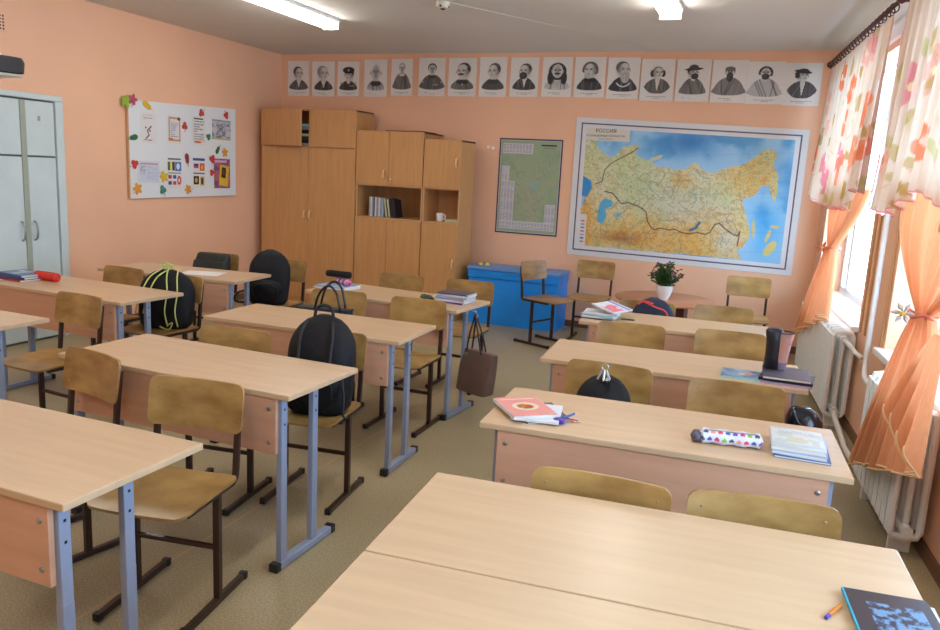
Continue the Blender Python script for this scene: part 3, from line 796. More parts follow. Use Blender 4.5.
PK = [(dict(body=(90, 86, 84), shirt=1, turn=1, sw=.36), 'clean-shaven man with short dark hair and jacket'),
      (dict(body=(52, 50, 50), hc=g1, shirt=1, turn=1, dx=.0, hr=.15, hy=.95), 'grey-haired man in a dark jacket over a light shirt'),
      (dict(hair='cap', medals=1, turn=-1, hy=.9, hr=.13), 'officer in a peaked cap with medals'),
      (dict(hair='bald', fade=1, hr=.16, hy=.95, body=(110, 106, 102), collar=(60, 58, 56), sw=.3), 'bald man sketched lightly'),
      (dict(hair='balding', hc=g1, beard='goatee', bc=g1, body=(112, 108, 104), hr=.095, hy=1.08, sw=.36, collar=(210, 204, 198)), 'small-headed balding man in a wide grey coat'),
      (dict(medals=1, collar=(60, 58, 58), hr=.105, hy=1.02, body=(84, 82, 80), sw=.40), 'young officer with epaulettes and arms folded'),
      (dict(hair='balding', beard='moustache', cross=1, collar=(50, 48, 48), turn=-1, hr=.15, hy=.95, body=(96, 92, 90)), 'balding man with moustache and a cross at the neck'),
      (dict(collar=(60, 58, 58), hr=.14, hy=.93, turn=-1, body=(74, 72, 70)), 'dark-haired man with a high collar'),
      (dict(beard='full', shirt=1, turn=-1, hr=.13, hy=.95), 'man with a dark full beard and swept-back hair'),
      (dict(hair='long', beard='moustache', body=(170, 166, 160), fade=1, hr=.14, hy=.95, sw=.34), 'man with long dark shoulder-length hair'),
      (dict(hair='curly', hc=(96, 92, 90), beard='full', bc=(200, 196, 190), collar=(40, 38, 38), turn=-1, hy=.98), 'man with wild hair and a short white beard'),
      (dict(hc=(100, 96, 94), beard='long', bc=(190, 186, 180), ruff=1, turn=1, hy=1.02, sw=.36), 'man with a long pale beard and broad collar'),
      (dict(hair='wig', oval=1, turn=1, hr=.105, hy=.97, body=(96, 92, 90), shirt=1, sw=.38), 'man in a rolled wig, bust in an oval'),
      (dict(hair='hat', beard='full', hr=.10, hy=1.0, body=(112, 108, 104), sw=.32, turn=1), 'bearded man in a wide hat'),
      (dict(hair='turban', beard='long', hr=.09, hy=1.03, body=(124, 120, 116), sw=.40), 'seated man in cap and ample robe'),
      (dict(hair='curly', beard='full', hr=.10, hy=1.06, body=(190, 186, 180), sw=.40, dx=-.02), 'curly bearded man in a large pale cloak'),
      (dict(hair='tricorn', oval=1, turn=1, hr=.10, hy=1.02, body=(74, 72, 72), shirt=1, sw=.40), 'man in a soft dark hat with curls, oval bust')]
for i, ((x0, x1, z0, z1), (kd, lb)) in enumerate(zip(PX, PK)):
    if i >= 7: x0 += .012; x1 -= .014
    o = wall_sheet_back('portrait_print', portrait(i*3+1, kd), x0, x1, z0, z1, curl=.004)
    tag(o, 'portrait print on the back wall, ' + lb, 'portrait', 'row of portrait prints under the ceiling')

# big physical map
def big_map():
    nx, ny = 420, 258; A = ny/nx; im = Img(nx, ny, (150, 196, 226), A)
    u = im.u; v = im.v/A                      # v 0..1 upward
    n1 = noise2(nx, ny, 10, 5, 5); n2 = noise2(nx, ny, 26, 9, 4); n3 = noise2(nx, ny, 60, 12, 3)
    # sea tones
    deep = np.clip((n1-.45)*5, 0, 1); im.put(deep, (58, 140, 196), .75)
    im.put(np.exp(-(((u-.52)/.12)**2+((v-.93)/.14)**2)), (40, 120, 186), .9)
    im.put(np.exp(-(((u-.97)/.05)**2+((v-.72)/.12)**2)), (34, 130, 200), .9)
    im.put(np.exp(-(((u-.90)/.08)**2+((v-.3)/.25)**2)), (40, 150, 210), .6)
    def warp(pts): return pts
    # land outline (u,v)
    coast = [(0, 0), (0, .30), (.02, .40), (0, .52), (.0, .93), (.05, .93), (.07, .84), (.10, .80), (.13, .77), (.17, .80), (.20, .86), (.25, .90), (.27, .88), (.26, .80), (.30, .76), (.34, .74), (.38, .70), (.42, .72), (.46, .70),
             (.50, .72), (.54, .76), (.57, .77), (.60, .72), (.64, .70), (.69, .73), (.74, .76), (.79, .80), (.84, .86), (.88, .92), (.91, .93), (.93, .86), (.92, .80), (.95, .72), (.955, .60), (.94, .50), (.915, .55), (.90, .62), (.87, .62), (.85, .55), (.80, .50), (.80, .44), (.82, .38), (.835, .28), (.84, .20), (.82, .12), (.80, .08), (.83, .0)]
    jit = [(x+.008*math.sin(37*x+11*y), (y+.010*math.sin(29*y+17*x))*A) for x, y in coast]
    shelf = np.zeros(u.shape)
    for (x_, y_) in coast: shelf = np.maximum(shelf, np.exp(-(((u-x_)/.05)**2+((v-y_)/.09)**2)))
    im.put(shelf, (158, 200, 226), .75)
    land = im.poly(jit, (214, 210, 170)).astype(float)
    im.put(land*np.clip((n1-.42)*4, 0, 1), (196, 206, 150), .8)
    im.put(land*np.clip((n2-.5)*5, 0, 1), (222, 200, 146), .6)
    ora = np.clip(1.15-np.abs(v-.12)*4.2, 0, 1)*np.clip(1.4-np.abs(u-.5)*2.2, 0, 1)+np.exp(-(((u-.83)/.12)**2+((v-.66)/.22)**2))*.9+np.exp(-(((u-.50)/.05)**2+((v-.60)/.08)**2))+np.exp(-(((u-.02)/.05)**2+((v-.2)/.3)**2))*1.2+np.exp(-(((u-.62)/.1)**2+((v-.38)/.06)**2))*.6
    im.put(land*np.clip(ora*(.4+1.9*n2*n3), 0, 1), (230, 164, 70), .85)
    im.put(land*np.clip(np.exp(-(((u-.22)/.10)**2+((v-.10)/.045)**2))*(.5+n3), 0, 1), (168, 104, 56), .8)
    im.put(land*np.clip(np.exp(-(((u-.35)/.16)**2+((v-.58)/.2)**2))*n1*1.3, 0, 1), (180, 202, 150), .8)
    im.put(land*np.clip(np.exp(-(((u-.74)/.06)**2+((v-.14)/.12)**2)), 0, 1), (216, 214, 200), .8)
    im.put(land*np.exp(-(((u-.52)/.2)**2+((v-.42)/.13)**2)), (206, 202, 182), .75)
    n4 = noise2(nx, ny, 110, 31, 2); im.put(land*(np.abs(n4-.5) < .035), (120, 110, 86), .45); im.put(land*(n3 > .6), (150, 130, 90), .22)
    # inland seas and lakes
    im.poly([(x, y*A) for x, y in [(.09, .22), (.12, .20), (.14, .27), (.13, .33), (.165, .36), (.16, .41), (.12, .42), (.10, .38), (.09, .30)]], (92, 172, 204))
    im.poly([(x, y*A) for x, y in [(0, .43), (.03, .42), (.05, .50), (.045, .56), (0, .60)]], (44, 142, 200))
    im.poly([(x, y*A) for x, y in [(.005, .36), (.03, .38), (.02, .41)]], (92, 172, 204))
    im.line([(.565, .215*A), (.59, .235*A), (.605, .285*A)], .006, (60, 110, 150)); im.ell(.20, .29*A, .018, .012, (120, 186, 200))
    im.ell(.37, .79*A, .03, .008, (206, 200, 160), rot=.5); im.ell(.34, .77*A, .02, .006, (206, 200, 160), rot=.8)
    im.ell(.93, .22*A, .008, .035, (226, 190, 120), rot=-.3); im.ell(.955, .30*A, .02, .008, (226, 190, 120)); im.ell(.945, .12*A, .02, .045, (220, 196, 120), rot=-.5)
    im.ell(.86, .27*A, .007, .05, (214, 190, 120), rot=.1)
    # rivers and borders
    rnd = np.random.RandomState(4)
    for i in range(46):
        x, y = rnd.uniform(.05, .85), rnd.uniform(.1, .72); pts = [(x, y*A)]; a = rnd.uniform(0, 2*PI)
        for k in range(7): a += rnd.uniform(-.8, .8); x += .016*math.cos(a); y += .022*math.sin(a); pts.append((x, y*A))
        m0 = im.c.copy(); im.line(pts, .0012, (96, 120, 130) if i % 2 else (140, 100, 80), .7); im.c = np.where(land[..., None] > 0, im.c, m0)
    im.line([(x, y*A) for x, y in [(.12, .48), (.16, .47), (.19, .42), (.21, .39), (.25, .40), (.29, .38), (.32, .36), (.34, .33), (.35, .26), (.37, .21), (.39, .19), (.42, .21), (.46, .20), (.49, .21), (.52, .19), (.56, .18), (.60, .20), (.64, .19), (.66, .21), (.68, .28), (.70, .29), (.73, .25), (.77, .21), (.79, .20), (.80, .24), (.795, .12)]], .0028, (92, 50, 60), .85)
    im.line([(x, y*A) for x, y in [(.07, .54), (.10, .56), (.11, .66), (.14, .72), (.18, .76), (.24, .82), (.27, .86)]], .0024, (80, 52, 56), .8)
    # grid
    for i in range(6): im.line([(0, (.16*i+.1)*A), (.5, (.16*i+.02)*A), (1, (.16*i+.1)*A)], .0008, (110, 130, 140), .35)
    # title panel, legend
    im.rect(0, .905*A, .225, A, (214, 206, 190)); im.rect(0, 0, .035, .27*A, (214, 210, 206))
    for i in range(7): im.rect(.008, (.03+.03*i)*A, .026, (.042+.03*i)*A, [(200, 60, 50), (60, 90, 160), (150, 150, 150)][i % 3], .8)
    # borders
    full = Img(nx+48, ny+44, (216, 214, 212), (ny+44)/(nx+48))
    full.c[11:-11, 12:-12] = (np.array([92, 84, 96]))/255.; full.c[14:-14, 15:-15] = np.array([216, 214, 214])/255.
    full.c[22:-22, 24:-24] = im.c
    return full
im = big_map(); im.c = np.clip(im.c, 0, 1)
mx0, mx1 = -2.0, .258
def mpos(U, Vv):
    X = mx0+(mx1-mx0)*U; top = 2.228+(2.158-2.228)*U; bot = .790+(.768-.790)*U
    return X, YB-.006-.004*np.abs(2*U-1)**4, bot+(top-bot)*Vv
bmap = sheet('wall_map', im, mpos, 'print_gloss'); tag(bmap, 'large physical map with blue seas in a thin dark border on the back wall', 'map')
def text(body, size, loc, rot, m, parent=None, name='lettering', ext=.0003, align='CENTER'):
    cu = bpy.data.curves.new(name, 'FONT'); cu.body = body; cu.size = size; cu.align_x = align; cu.extrude = ext
    o = bpy.data.objects.new(name, cu); COL.objects.link(o)
    dg = bpy.context.evaluated_depsgraph_get(); me = bpy.data.meshes.new_from_object(o.evaluated_get(dg))
    bpy.data.objects.remove(o); o = bpy.data.objects.new(name, me); COL.objects.link(o)
    me.materials.clear(); me.materials.append(M[m]); o.location = loc; o.rotation_euler = rot
    if parent: o.parent = parent
    return o
text('РОССИЯ', .052, (-1.68, YB-.011, 2.078), (PI/2, 0, 0), 'dk_cover', bmap)
text('И СОПРЕДЕЛЬНЫЕ ГОСУДАРСТВА', .0235, (-1.68, YB-.011, 2.036), (PI/2, 0, 0), 'dk_cover', bmap)
text('ФИЗИЧЕСКАЯ КАРТА', .014, (-1.68, YB-.011, 2.008), (PI/2, 0, 0), 'dk_cover', bmap)

def small_map():
    nx, ny = 130, 190; A = ny/nx; im = Img(nx, ny, (150, 168, 132), A); v = im.v/A; u = im.u
    n1 = noise2(nx, ny, 5, 21, 5); n2 = noise2(nx, ny, 22, 8, 3)
    im.put(np.clip((n1-.5)*4, 0, 1), (132, 160, 128), .8); im.put((n2 > .6), (176, 160, 130), .35)
    im.put(np.exp(-(((u-.55)/.22)**2+((v-.38)/.2)**2))*n2, (190, 160, 140), .9)
    im.put(np.exp(-(((u-.58)/.07)**2+((v-.52)/.04)**2)), (120, 176, 196), .7)
    rnd = np.random.RandomState(2)
    for i in range(26):
        x, y = rnd.uniform(.3, .9), rnd.uniform(.15, .9); pts = [(x, y*A)]; a = rnd.uniform(0, 6)
        for k in range(6): a += rnd.uniform(-.7, .7); x += .03*math.cos(a); y += .02*math.sin(a); pts.append((x, y*A))
        im.line(pts, .003, (110, 110, 104), .5)
    tx = (196, 192, 196)
    for (x0, y0, x1, y1) in ((.03, .86, .55, .97), (.03, .56, .16, .72), (.03, .03, .26, .56), (.03, .03, .97, .12), (.80, .12, .97, .32)):
        im.rect(x0, y0*A, x1, y1*A, tx)
        k = int((x1-x0)/.055)
        for c in range(k): im.text_rows(x0+.008+c*.055, (y0+.01)*A, x0+.048+c*.055, (y1-.01)*A, int((y1-y0)*60), (130, 126, 136), .55, c)
    im.rect(.68, .945*A, .93, .965*A, (44, 44, 60)); im.rect(.72, .925*A, .9, .932*A, (80, 80, 90), .7)
    f = Img(nx+8, ny+8, (62, 40, 92), 1.0); f.c[3:-3, 3:-3] = im.c[:1, :1]*0+.78; f.c[4:-4, 4:-4] = im.c
    return f
o = wall_sheet_back('wall_map', small_map(), -2.838, -2.127, .962, 1.988, y=YB-.005)
tag(o, 'smaller green regional map with a violet border, left of the large map', 'map')
tag(MB().box(-2.93, -2.90, YB-.012, YB-.001, 1.86, 1.89).build('adhesive_tack', 'white_paint', bev=.003), 'right one of two white adhesive dabs on the wall near the narrow cabinet', 'tack', 'adhesive dabs')
tag(MB().box(-2.985, -2.955, YB-.010, YB-.001, 1.87, 1.895).build('adhesive_tack', 'white_paint', bev=.003), 'left one of two white adhesive dabs on the wall near the narrow cabinet', 'tack', 'adhesive dabs')

# notice board on the left wall
def yz_sheet(name, img, y0, y1, z0, z1, x=XL+.032, parent=None, tilt=0.0, material='print'):
    cy, cz = (y0+y1)/2, (z0+z1)/2; c, s = math.cos(tilt), math.sin(tilt)
    def pos(U, Vv):
        a = (y0-cy)+(y1-y0)*U; b = (z0-cz)+(z1-z0)*Vv
        return x+.002*np.abs(2*U-1)**3*np.ones_like(Vv), cy+a*c-b*s, cz+a*s+b*c
    return sheet(name, img, pos, material, parent)
nb = thing('notice_board', 'white notice board with papers and paper leaves on the left wall', 'notice board', (XL, 6.38, 1.65))
bd = MB()
bd.add([(XL+.008, 5.613, 1.19), (XL+.008, 7.15, 1.21), (XL+.008, 7.15, 2.155), (XL+.008, 5.613, 2.10), (XL+.028, 5.613, 1.19), (XL+.028, 7.15, 1.21), (XL+.028, 7.15, 2.155), (XL+.028, 5.613, 2.10)],
       [(0, 1, 2, 3), (4, 7, 6, 5), (0, 4, 5, 1), (1, 5, 6, 2), (2, 6, 7, 3), (3, 7, 4, 0)])
under(nb, bd.build('board_panel', 'board', None, bev=.002))
ed = MB().box(XL+.004, XL+.03, 5.60, 5.613, 1.19, 2.10); under(nb, ed.build('edge_strip', 'cab_edge', None))
def paper_img(k):
    im = Img(44, 60, (224, 222, 216), 1.36); A = 1.36
    if k == 0:
        im.text_rows(.2, 1.02, .8, 1.26, 4, (176, 130, 140), .8, 1); im.line([(.35, .2), (.55, .35), (.45, .55), (.7, .75)], .03, (70, 60, 66)); im.ell(.62, .55, .05, .05, (200, 60, 90)); im.ell(.35, .68, .05, .04, (90, 70, 80)); im.text_rows(.2, .1, .75, .17, 1, (90, 60, 70), .9, 3)
    elif k == 1:
        im.rect(.05, .12, .95, 1.28, (206, 150, 96)); im.rect(.13, .2, .87, 1.18, (222, 216, 214)); im.text_rows(.2, .3, .8, 1.1, 9, (110, 120, 160), .7, 2); im.ell(.85, 1.2, .12, .08, (90, 80, 60)); im.ell(.2, .2, .2, .06, (220, 110, 60))
    elif k == 2:
        im.rect(.1, 1.2, .85, 1.27, (60, 60, 70)); im.text_rows(.08, .2, .92, 1.15, 8, (120, 116, 130), .8, 5); im.ell(.4, .12, .3, .06, (214, 110, 60)); im.ell(.85, .25, .07, .12, (226, 190, 120))
    elif k == 3:
        im.c[:] = np.array([176, 178, 186])/255; n = noise2(44, 60, 6, 3, 3); im.put(n > .55, (206, 202, 200), .8); im.put(n < .4, (96, 96, 112), .7); im.rect(0, 0, 1, .12, (190, 176, 120)); im.rect(0, 1.22, 1, 1.36, (150, 140, 160), .6)
    elif k == 4:
        im.rect(.04, .04, .96, 1.32, (206, 210, 222)); im.rect(.1, 1.14, .9, 1.2, (200, 120, 110)); im.text_rows(.1, .5, .35, 1.05, 8, (110, 120, 150), .8, 7); im.text_rows(.42, .2, .9, 1.05, 10, (170, 176, 196), .6, 8)
    elif k == 5:
        im.rect(.05, 1.28, .95, 1.33, (90, 90, 110)); im.rect(.02, .80, .30, 1.18, (60, 120, 70)); im.rect(.18, .80, .3, 1.18, (230, 210, 60)); im.rect(.34, .80, .52, 1.18, (60, 60, 60)); im.rect(.55, .78, .98, 1.18, (66, 120, 190)); im.ell(.76, .98, .12, .14, (226, 230, 236))
        im.rect(.05, .66, .95, .71, (120, 120, 140)); im.rect(.04, .42, .3, .58, (200, 60, 60)); im.rect(.38, .42, .62, .58, (60, 80, 160)); im.rect(.04, .16, .3, .32, (60, 80, 160)); im.rect(.38, .16, .62, .32, (200, 60, 60)); im.ell(.82, .36, .14, .2, (206, 60, 70)); im.ell(.82, .36, .06, .1, (230, 220, 220))
    elif k == 6:
        im.rect(.02, 1.22, .98, 1.34, (62, 76, 150)); im.rect(.08, .98, .48, 1.08, (60, 70, 150)); im.rect(.08, .88, .48, .98, (206, 66, 60)); im.rect(.56, .76, .96, 1.1, (216, 96, 60)); im.ell(.76, .92, .08, .1, (236, 180, 80))
        im.rect(.05, .62, .95, .67, (110, 110, 130)); im.rect(.06, .14, .5, .52, (40, 34, 34)); im.ell(.28, .33, .1, .12, (226, 180, 50)); im.rect(.62, .08, .92, .5, (200, 160, 40)); im.rect(.68, .16, .84, .42, (40, 34, 34))
    else:
        im.c[:] = np.array([120, 76, 130])/255; n = noise2(44, 60, 5, 6, 3); im.put(n > .5, (196, 110, 90), .7); im.rect(.05, 1.18, .8, 1.3, (210, 170, 190))
        im.poly([(.3, .14), (.85, .06), (.95, 1.02), (.4, 1.1)], (222, 178, 50)); im.poly([(.45, .5), (.72, .46), (.76, .94), (.5, .98)], (40, 34, 40)); im.ell(.6, .74, .07, .14, (120, 60, 50))
    return im
PB = [(5.752, 5.948, 1.717, 2.006), (6.112, 6.289, 1.732, 2.008), (6.461, 6.648, 1.741, 2.029), (6.756, 7.058, 1.81, 2.019), (5.712, 5.989, 1.337, 1.55), (6.092, 6.289, 1.287, 1.591), (6.452, 6.640, 1.296, 1.605), (6.780, 7.043, 1.289, 1.607)]
PL = ['white sheet with a drawn dark branch at the top left of the notice board', 'text sheet with an orange ornamental border on the notice board', 'sheet with broad lines of text and orange flowers on the notice board', 'grey picture print at the top right of the notice board',
      'pale bluish table sheet at the lower left of the notice board', 'sheet of flags with a green, yellow and blue block on top', 'sheet of emblems with black and gold blocks at the bottom', 'purple and yellow poster at the lower right of the notice board']
for k, ((y0, y1, z0, z1), lb) in enumerate(zip(PB, PL)):
    tag(yz_sheet('notice_sheet', paper_img(k), y0, y1, z0, z1), lb, 'notice', 'papers on the notice board')
leafmats = {'yellow': mat('leaf_yellow', rgb(216, 176, 50), .6), 'red': mat('leaf_red', rgb(196, 62, 54), .6), 'dark red': mat('leaf_dark_red', rgb(140, 50, 56), .6),
            'green': mat('leaf_green', rgb(52, 110, 62), .6), 'light green': mat('leaf_lime', rgb(150, 180, 60), .6), 'orange': mat('leaf_orange', rgb(222, 150, 50), .6), 'pink': mat('leaf_pink', rgb(176, 80, 96), .6), 'teal': mat('leaf_teal', rgb(70, 130, 104), .6)}
def leaf_shape(kind, size, m, y, z, rot, x=XL+.034):
    n = 40; pts = []
    for i in range(n):
        t = 2*PI*i/n
        if kind == 'oval': r_ = size*(.62+.38*abs(math.cos(t))**1.5)*(1 if math.cos(t) > 0 else .85)
        elif kind == 'maple': r_ = size*(.55+.45*abs(math.cos(2.5*t))**1.4)
        else: r_ = size*(.55+.4*abs(math.cos(1.5*t)))
        pts.append((r_*math.cos(t), r_*math.sin(t)*(.75 if kind == 'oval' else 1)))
    c, s = math.cos(rot), math.sin(rot); vs = [(.004, 0, 0)]+[(0, a*c-b*s, a*s+b*c) for a, b in pts]
    vs += [(-.002, q[1], q[2]) for q in vs[1:]]
    fs = [(0, 1+i, 1+(i+1) % n) for i in range(n)]+[(1+i, 1+n+i, 1+n+(i+1) % n, 1+(i+1) % n) for i in range(n)]+[tuple(1+n+i for i in range(n))]
    b = MB().add(vs, fs)
    L_ = size*1.35; b.tube([(0.003, 0, 0), (0.003, -L_*c, -L_*s)], .0025, 5)
    o = b.build('paper_leaf', leafmats[m]); o.location = (x, y, z); return o
LV = [(5.589, 2.081, 'maple', 'light green', .065, 'light green maple leaf on the top left corner of the notice board'), (5.665, 2.105, 'maple', 'pink', .055, 'pink leaf overlapping the top left corner of the notice board'), (5.845, 2.067, 'oval', 'yellow', .062, 'large yellow leaf above the branch drawing'),
      (6.596, 2.065, 'lobed', 'red', .045, 'red leaf at the top edge above the text sheet'), (6.988, 2.075, 'lobed', 'red', .045, 'red leaf near the top right corner of the board'), (5.663, 1.759, 'oval', 'green', .055, 'dark green leaf at the left edge of the board'),
      (6.346, 1.915, 'lobed', 'red', .045, 'red leaf between the orange-bordered sheet and the text sheet'), (6.699, 1.83, 'lobed', 'teal', .04, 'small teal leaf left of the grey picture print'), (6.845, 1.700, 'oval', 'green', .05, 'green leaf in the middle right of the board'), (6.961, 1.676, 'maple', 'orange', .05, 'orange star-shaped leaf beside the green leaf on the right'),
      (5.67, 1.513, 'lobed', 'red', .05, 'red leaf at the corner of the pale table sheet'), (6.373, 1.586, 'oval', 'dark red', .058, 'dark red pointed leaf between the flag sheets'), (6.755, 1.60, 'lobed', 'red', .05, 'red leaf above the corner of the purple poster'), (6.745, 1.455, 'lobed', 'red', .04, 'small red leaf on the left edge of the purple poster'),
      (6.042, 1.399, 'maple', 'yellow', .06, 'yellow leaf between the table sheet and the flag sheet'), (5.697, 1.281, 'maple', 'orange', .06, 'orange-yellow maple leaf in the lower left corner of the board'), (6.023, 1.272, 'lobed', 'teal', .05, 'teal leaf at the bottom edge of the board'), (6.38, 1.276, 'maple', 'orange', .052, 'orange maple leaf at the bottom between the flag sheets')]
for i, (y, z, kd, m_, sz, lb) in enumerate(LV):
    xx = XL+.034+(.004 if i in (1, 13) else 0)
    tag(leaf_shape(kd, sz, m_, y, z, i*1.3, xx), lb, 'paper leaf', 'paper leaves on the notice board')

# ================================================================ CEILING AND LEFT WALL FITTINGS
def lamp(x, y1, length, label, rz=0):
    r = thing('ceiling_lamp', label, 'lamp', (x, y1, HC), 0, 'fluorescent ceiling lamps')
    MB().box(-.09, .09, -length, 0, -.03, -.001).build('lamp_base', 'lamp_white', r, bev=.004)
    pts = []; prof = [(-.075, -.03), (-.075, -.055), (-.055, -.08), (0, -.088), (.055, -.08), (.075, -.055), (.075, -.03)]
    b = MB(); n = len(prof)
    b.add([(px, yy, pz) for yy in (-length+.02, -.02) for px, pz in prof], [(i, i+1, n+i+1, n+i) for i in range(n-1)]+[tuple(range(n)), tuple(n+i for i in range(n))])
    b.build('diffuser', 'tube', r)
    for yy in (-length, -.02): MB().box(-.08, .08, yy, yy+.02, -.09, -.03).build('end_cap', 'lamp_white', r, bev=.004)
    return r
lamp(-3.85, 6.20, 1.3, 'lit fluorescent ceiling lamp at the upper left, seen from its far end')
lamp(-.86, 6.09, 1.3, 'lit fluorescent ceiling lamp above the window row, only its far end in view')
for x_ in (-3.85, -.86):
    for yy in (3.4, .7): lamp(x_, yy, 1.3, 'lit fluorescent ceiling lamp overhead outside the picture')
sd = thing('smoke_detector', 'small pale detector box on the ceiling at the top centre', 'detector', (-2.535, 5.68, HC))
MB().lathe([(.055, -.001), (.055, -.02), (.045, -.045), (.03, -.05)], 24).build('housing', 'beige_plastic', sd, smooth='auto')
MB().lathe([(.02, -.05), (.018, -.056)], 12).build('sensor', 'dark_hole', sd)
for k in range(4):
    a = k*PI/2; MB().box(.046*math.cos(a)-.006, .046*math.cos(a)+.006, .046*math.sin(a)-.006, .046*math.sin(a)+.006, -.044, -.03).build('slot', 'dark_hole', sd)
tag(MB().tube([(-2.48, 5.69, HC-.004), (-2.0, 6.5, HC-.004), (-1.2, 7.9, HC-.004)], .002, 5).build('detector_cable', 'ceil'), 'thin white cable running along the ceiling from the detector', 'cable')
vg = thing('vent_grille', 'small perforated vent grille high on the left wall', 'vent', (XL, 4.31, 2.55))
MB().box(.001, .012, -.13, .13, -.07, .07).build('grille_plate', 'paint', vg, bev=.003)
h = MB()
for i in range(9):
    for j in range(5): h.box(.0121, .0135, -.11+i*.0255, -.097+i*.0255, -.055+j*.024, -.042+j*.024)
h.build('holes', 'dark_hole', vg)
# projector hanging from the ceiling
pj = thing('projector', 'black projector hung from a ceiling pole at the upper left edge', 'projector', (-4.10, 3.1, .03))
pj.rotation_euler = (0, 0, -.25)
MB().blob([(1.965, .10, .09, 0, 0), (1.975, .155, .125, 0, 0), (2.03, .16, .13, 0, 0), (2.055, .15, .12, 0, 0), (2.06, .12, .10, 0, 0)], 36, 5).build('body', 'black_cover', pj, smooth='auto')
MB().box(-.13, .13, -.11, .11, 1.955, 1.968).build('underside', 'beige_plastic', pj, bev=.004)
MB().box(.01, .1, -.1305, -.128, 2.005, 2.025).build('name_plate', 'white_cover', pj)
l_ = MB().lathe([(.035, 0), (.038, .02), (.03, .022), (.028, .008), (.005, .004)], 20); l_.v = [(x-.08, -.128-z, y+2.015) for x, y, z in l_.v]
l_.build('lens', 'dk_cover', pj, smooth='auto')
MB().tube([(-.05, 0, 2.06), (-.05, 0, HC)], .018, 12).build('ceiling_pole', 'white_paint', pj, smooth='auto')
MB().box(-.12, .02, -.05, .05, 2.058, 2.08).build('mount_bracket', 'white_paint', pj, bev=.003)

# ================================================================ WINDOW WALL: radiators, pipes, curtains
# local frame: x = +WE direction, y = inward.  WE rotated so that x axis -> WE ; y axis must be WN (left-handed) -> mirror through y = -d
def wall_root(name, label, cat, s, group=None):
    r = thing(name, label, cat, wp(s, 0, 0), 0, group)
    ang = math.atan2(WE.y, WE.x); r.rotation_euler = (0, 0, ang); return r
def flipy(b): b.v = [(x, -y, z) for x, y, z in b.v]; return b
def radiator(s0, n, label):
    r = wall_root('radiator', label, 'radiator', s0, 'cast iron radiators'); first = None
    for k in range(n):
        x = .044; b = MB()
        ring = [(x, .045, .12), (x, .045, .64), (x, .055, .665), (x, .105, .675), (x, .155, .665), (x, .165, .64), (x, .165, .12), (x, .155, .095), (x, .105, .085), (x, .055, .095)]
        b.tube(ring, .017, 8, closed=True); b.tube([(x, .105, .09), (x, .105, .67)], .014, 8)
        b.tube([(x-.044, .105, .13), (x+.044, .105, .13)], .026, 10); b.tube([(x-.044, .105, .625), (x+.044, .105, .625)], .026, 10)
        b.box(x-.036, x+.036, .166, .18, .11, .65)
        if first is None: first = flipy(b).build('radiator_section', 'white_paint', r, bev=.0)
        else:
            o = first.copy(); COL.objects.link(o); o.location.x = k*.088
    if True:
        for x in (.1, n*.088-.1): flipy(MB().box(x-.012, x+.012, .06, .15, 0, .09)).build('radiator_foot', 'white_paint', r)
    return r
radiator(0.92, 18, 'white cast iron radiator under the far window, near the back corner')
radiator(3.62, 9, 'white cast iron radiator behind the large near orange curtain')
pp = MB()
pp.tube([wp(2.97, .06, HC), wp(2.97, .06, .62)]+spline([wp(2.98, .06, .58), wp(3.15, .09, .53), wp(3.40, .105, .53)], 4), .017, 10)
tag(pp.build('heating_pipe', 'pipe', smooth=True), 'white vertical heating pipe on the pier between the two windows', 'pipe')
tag(MB().tube([wp(2.52, .105, .625), wp(2.76, .105, .625), wp(2.80, .095, .61), wp(2.92, .075, .60)], .015, 10).build('radiator_connection', 'pipe', smooth=True), 'short white pipe from the far radiator top to the pier', 'pipe')
tag(MB().tube([wp(2.52, .105, .13), wp(2.62, .12, .12), wp(2.98, .12, .07), wp(3.02, .125, .06), wp(3.5, .125, .06), wp(3.62, .105, .12)], .017, 10).build('floor_pipe', 'pipe', smooth=True), 'white heating pipe running low above the floor between the radiators', 'pipe')
strip = MB()
for s_ in (2.42, 2.55, 2.74, 3.02): wbox(strip, s_, s_+.03, 0, .012, .68, WTOP)
structure(strip.build('trim_9', 'tan_pipe', bev=.002))

# curtain rods
for (s0, s1, lb) in ((.22, 2.75, 'dark brown curtain rod with rings above the far window'), (2.95, 5.3, 'dark brown curtain rod above the near window')):
    rd = thing('curtain_rod', lb, 'curtain rod', wp(s0, .11, 2.72), 0, 'curtain rods')
    o = MB().tube([wp(s0, .11, 2.72), wp(s1, .11, 2.72)], .014, 10).build('rod', 'rod', None, smooth=True); under(rd, o)
    for s_ in (s0-.02, s1+.02):
        p = wp(s_, .11, 2.72); fn = MB(); fn.lathe([(.004, -.03), (.024, -.018), (.03, 0), (.024, .018), (.004, .03)], 14, p)
        under(rd, fn.build('finial', 'rod', None, smooth=True))
    k = int((s1-s0)/.11)
    for i in range(k):
        s_ = s0+.06+i*.11; c = wp(s_, .11, 2.705)
        ring = [c+WN*math.cos(t)*.026+Vector((0, 0, 1))*math.sin(t)*.028 for t in np.linspace(0, 2*PI, 14, endpoint=False)]
        under(rd, MB().tube(ring, .0045, 6, closed=True).build('curtain_ring', 'rod', None, smooth=True))
    for s_ in (s0+.12, s1-.12): under(rd, MB().tube([wp(s_, 0, 2.74), wp(s_, .11, 2.735)], .008, 6).build('bracket', 'rod', None))
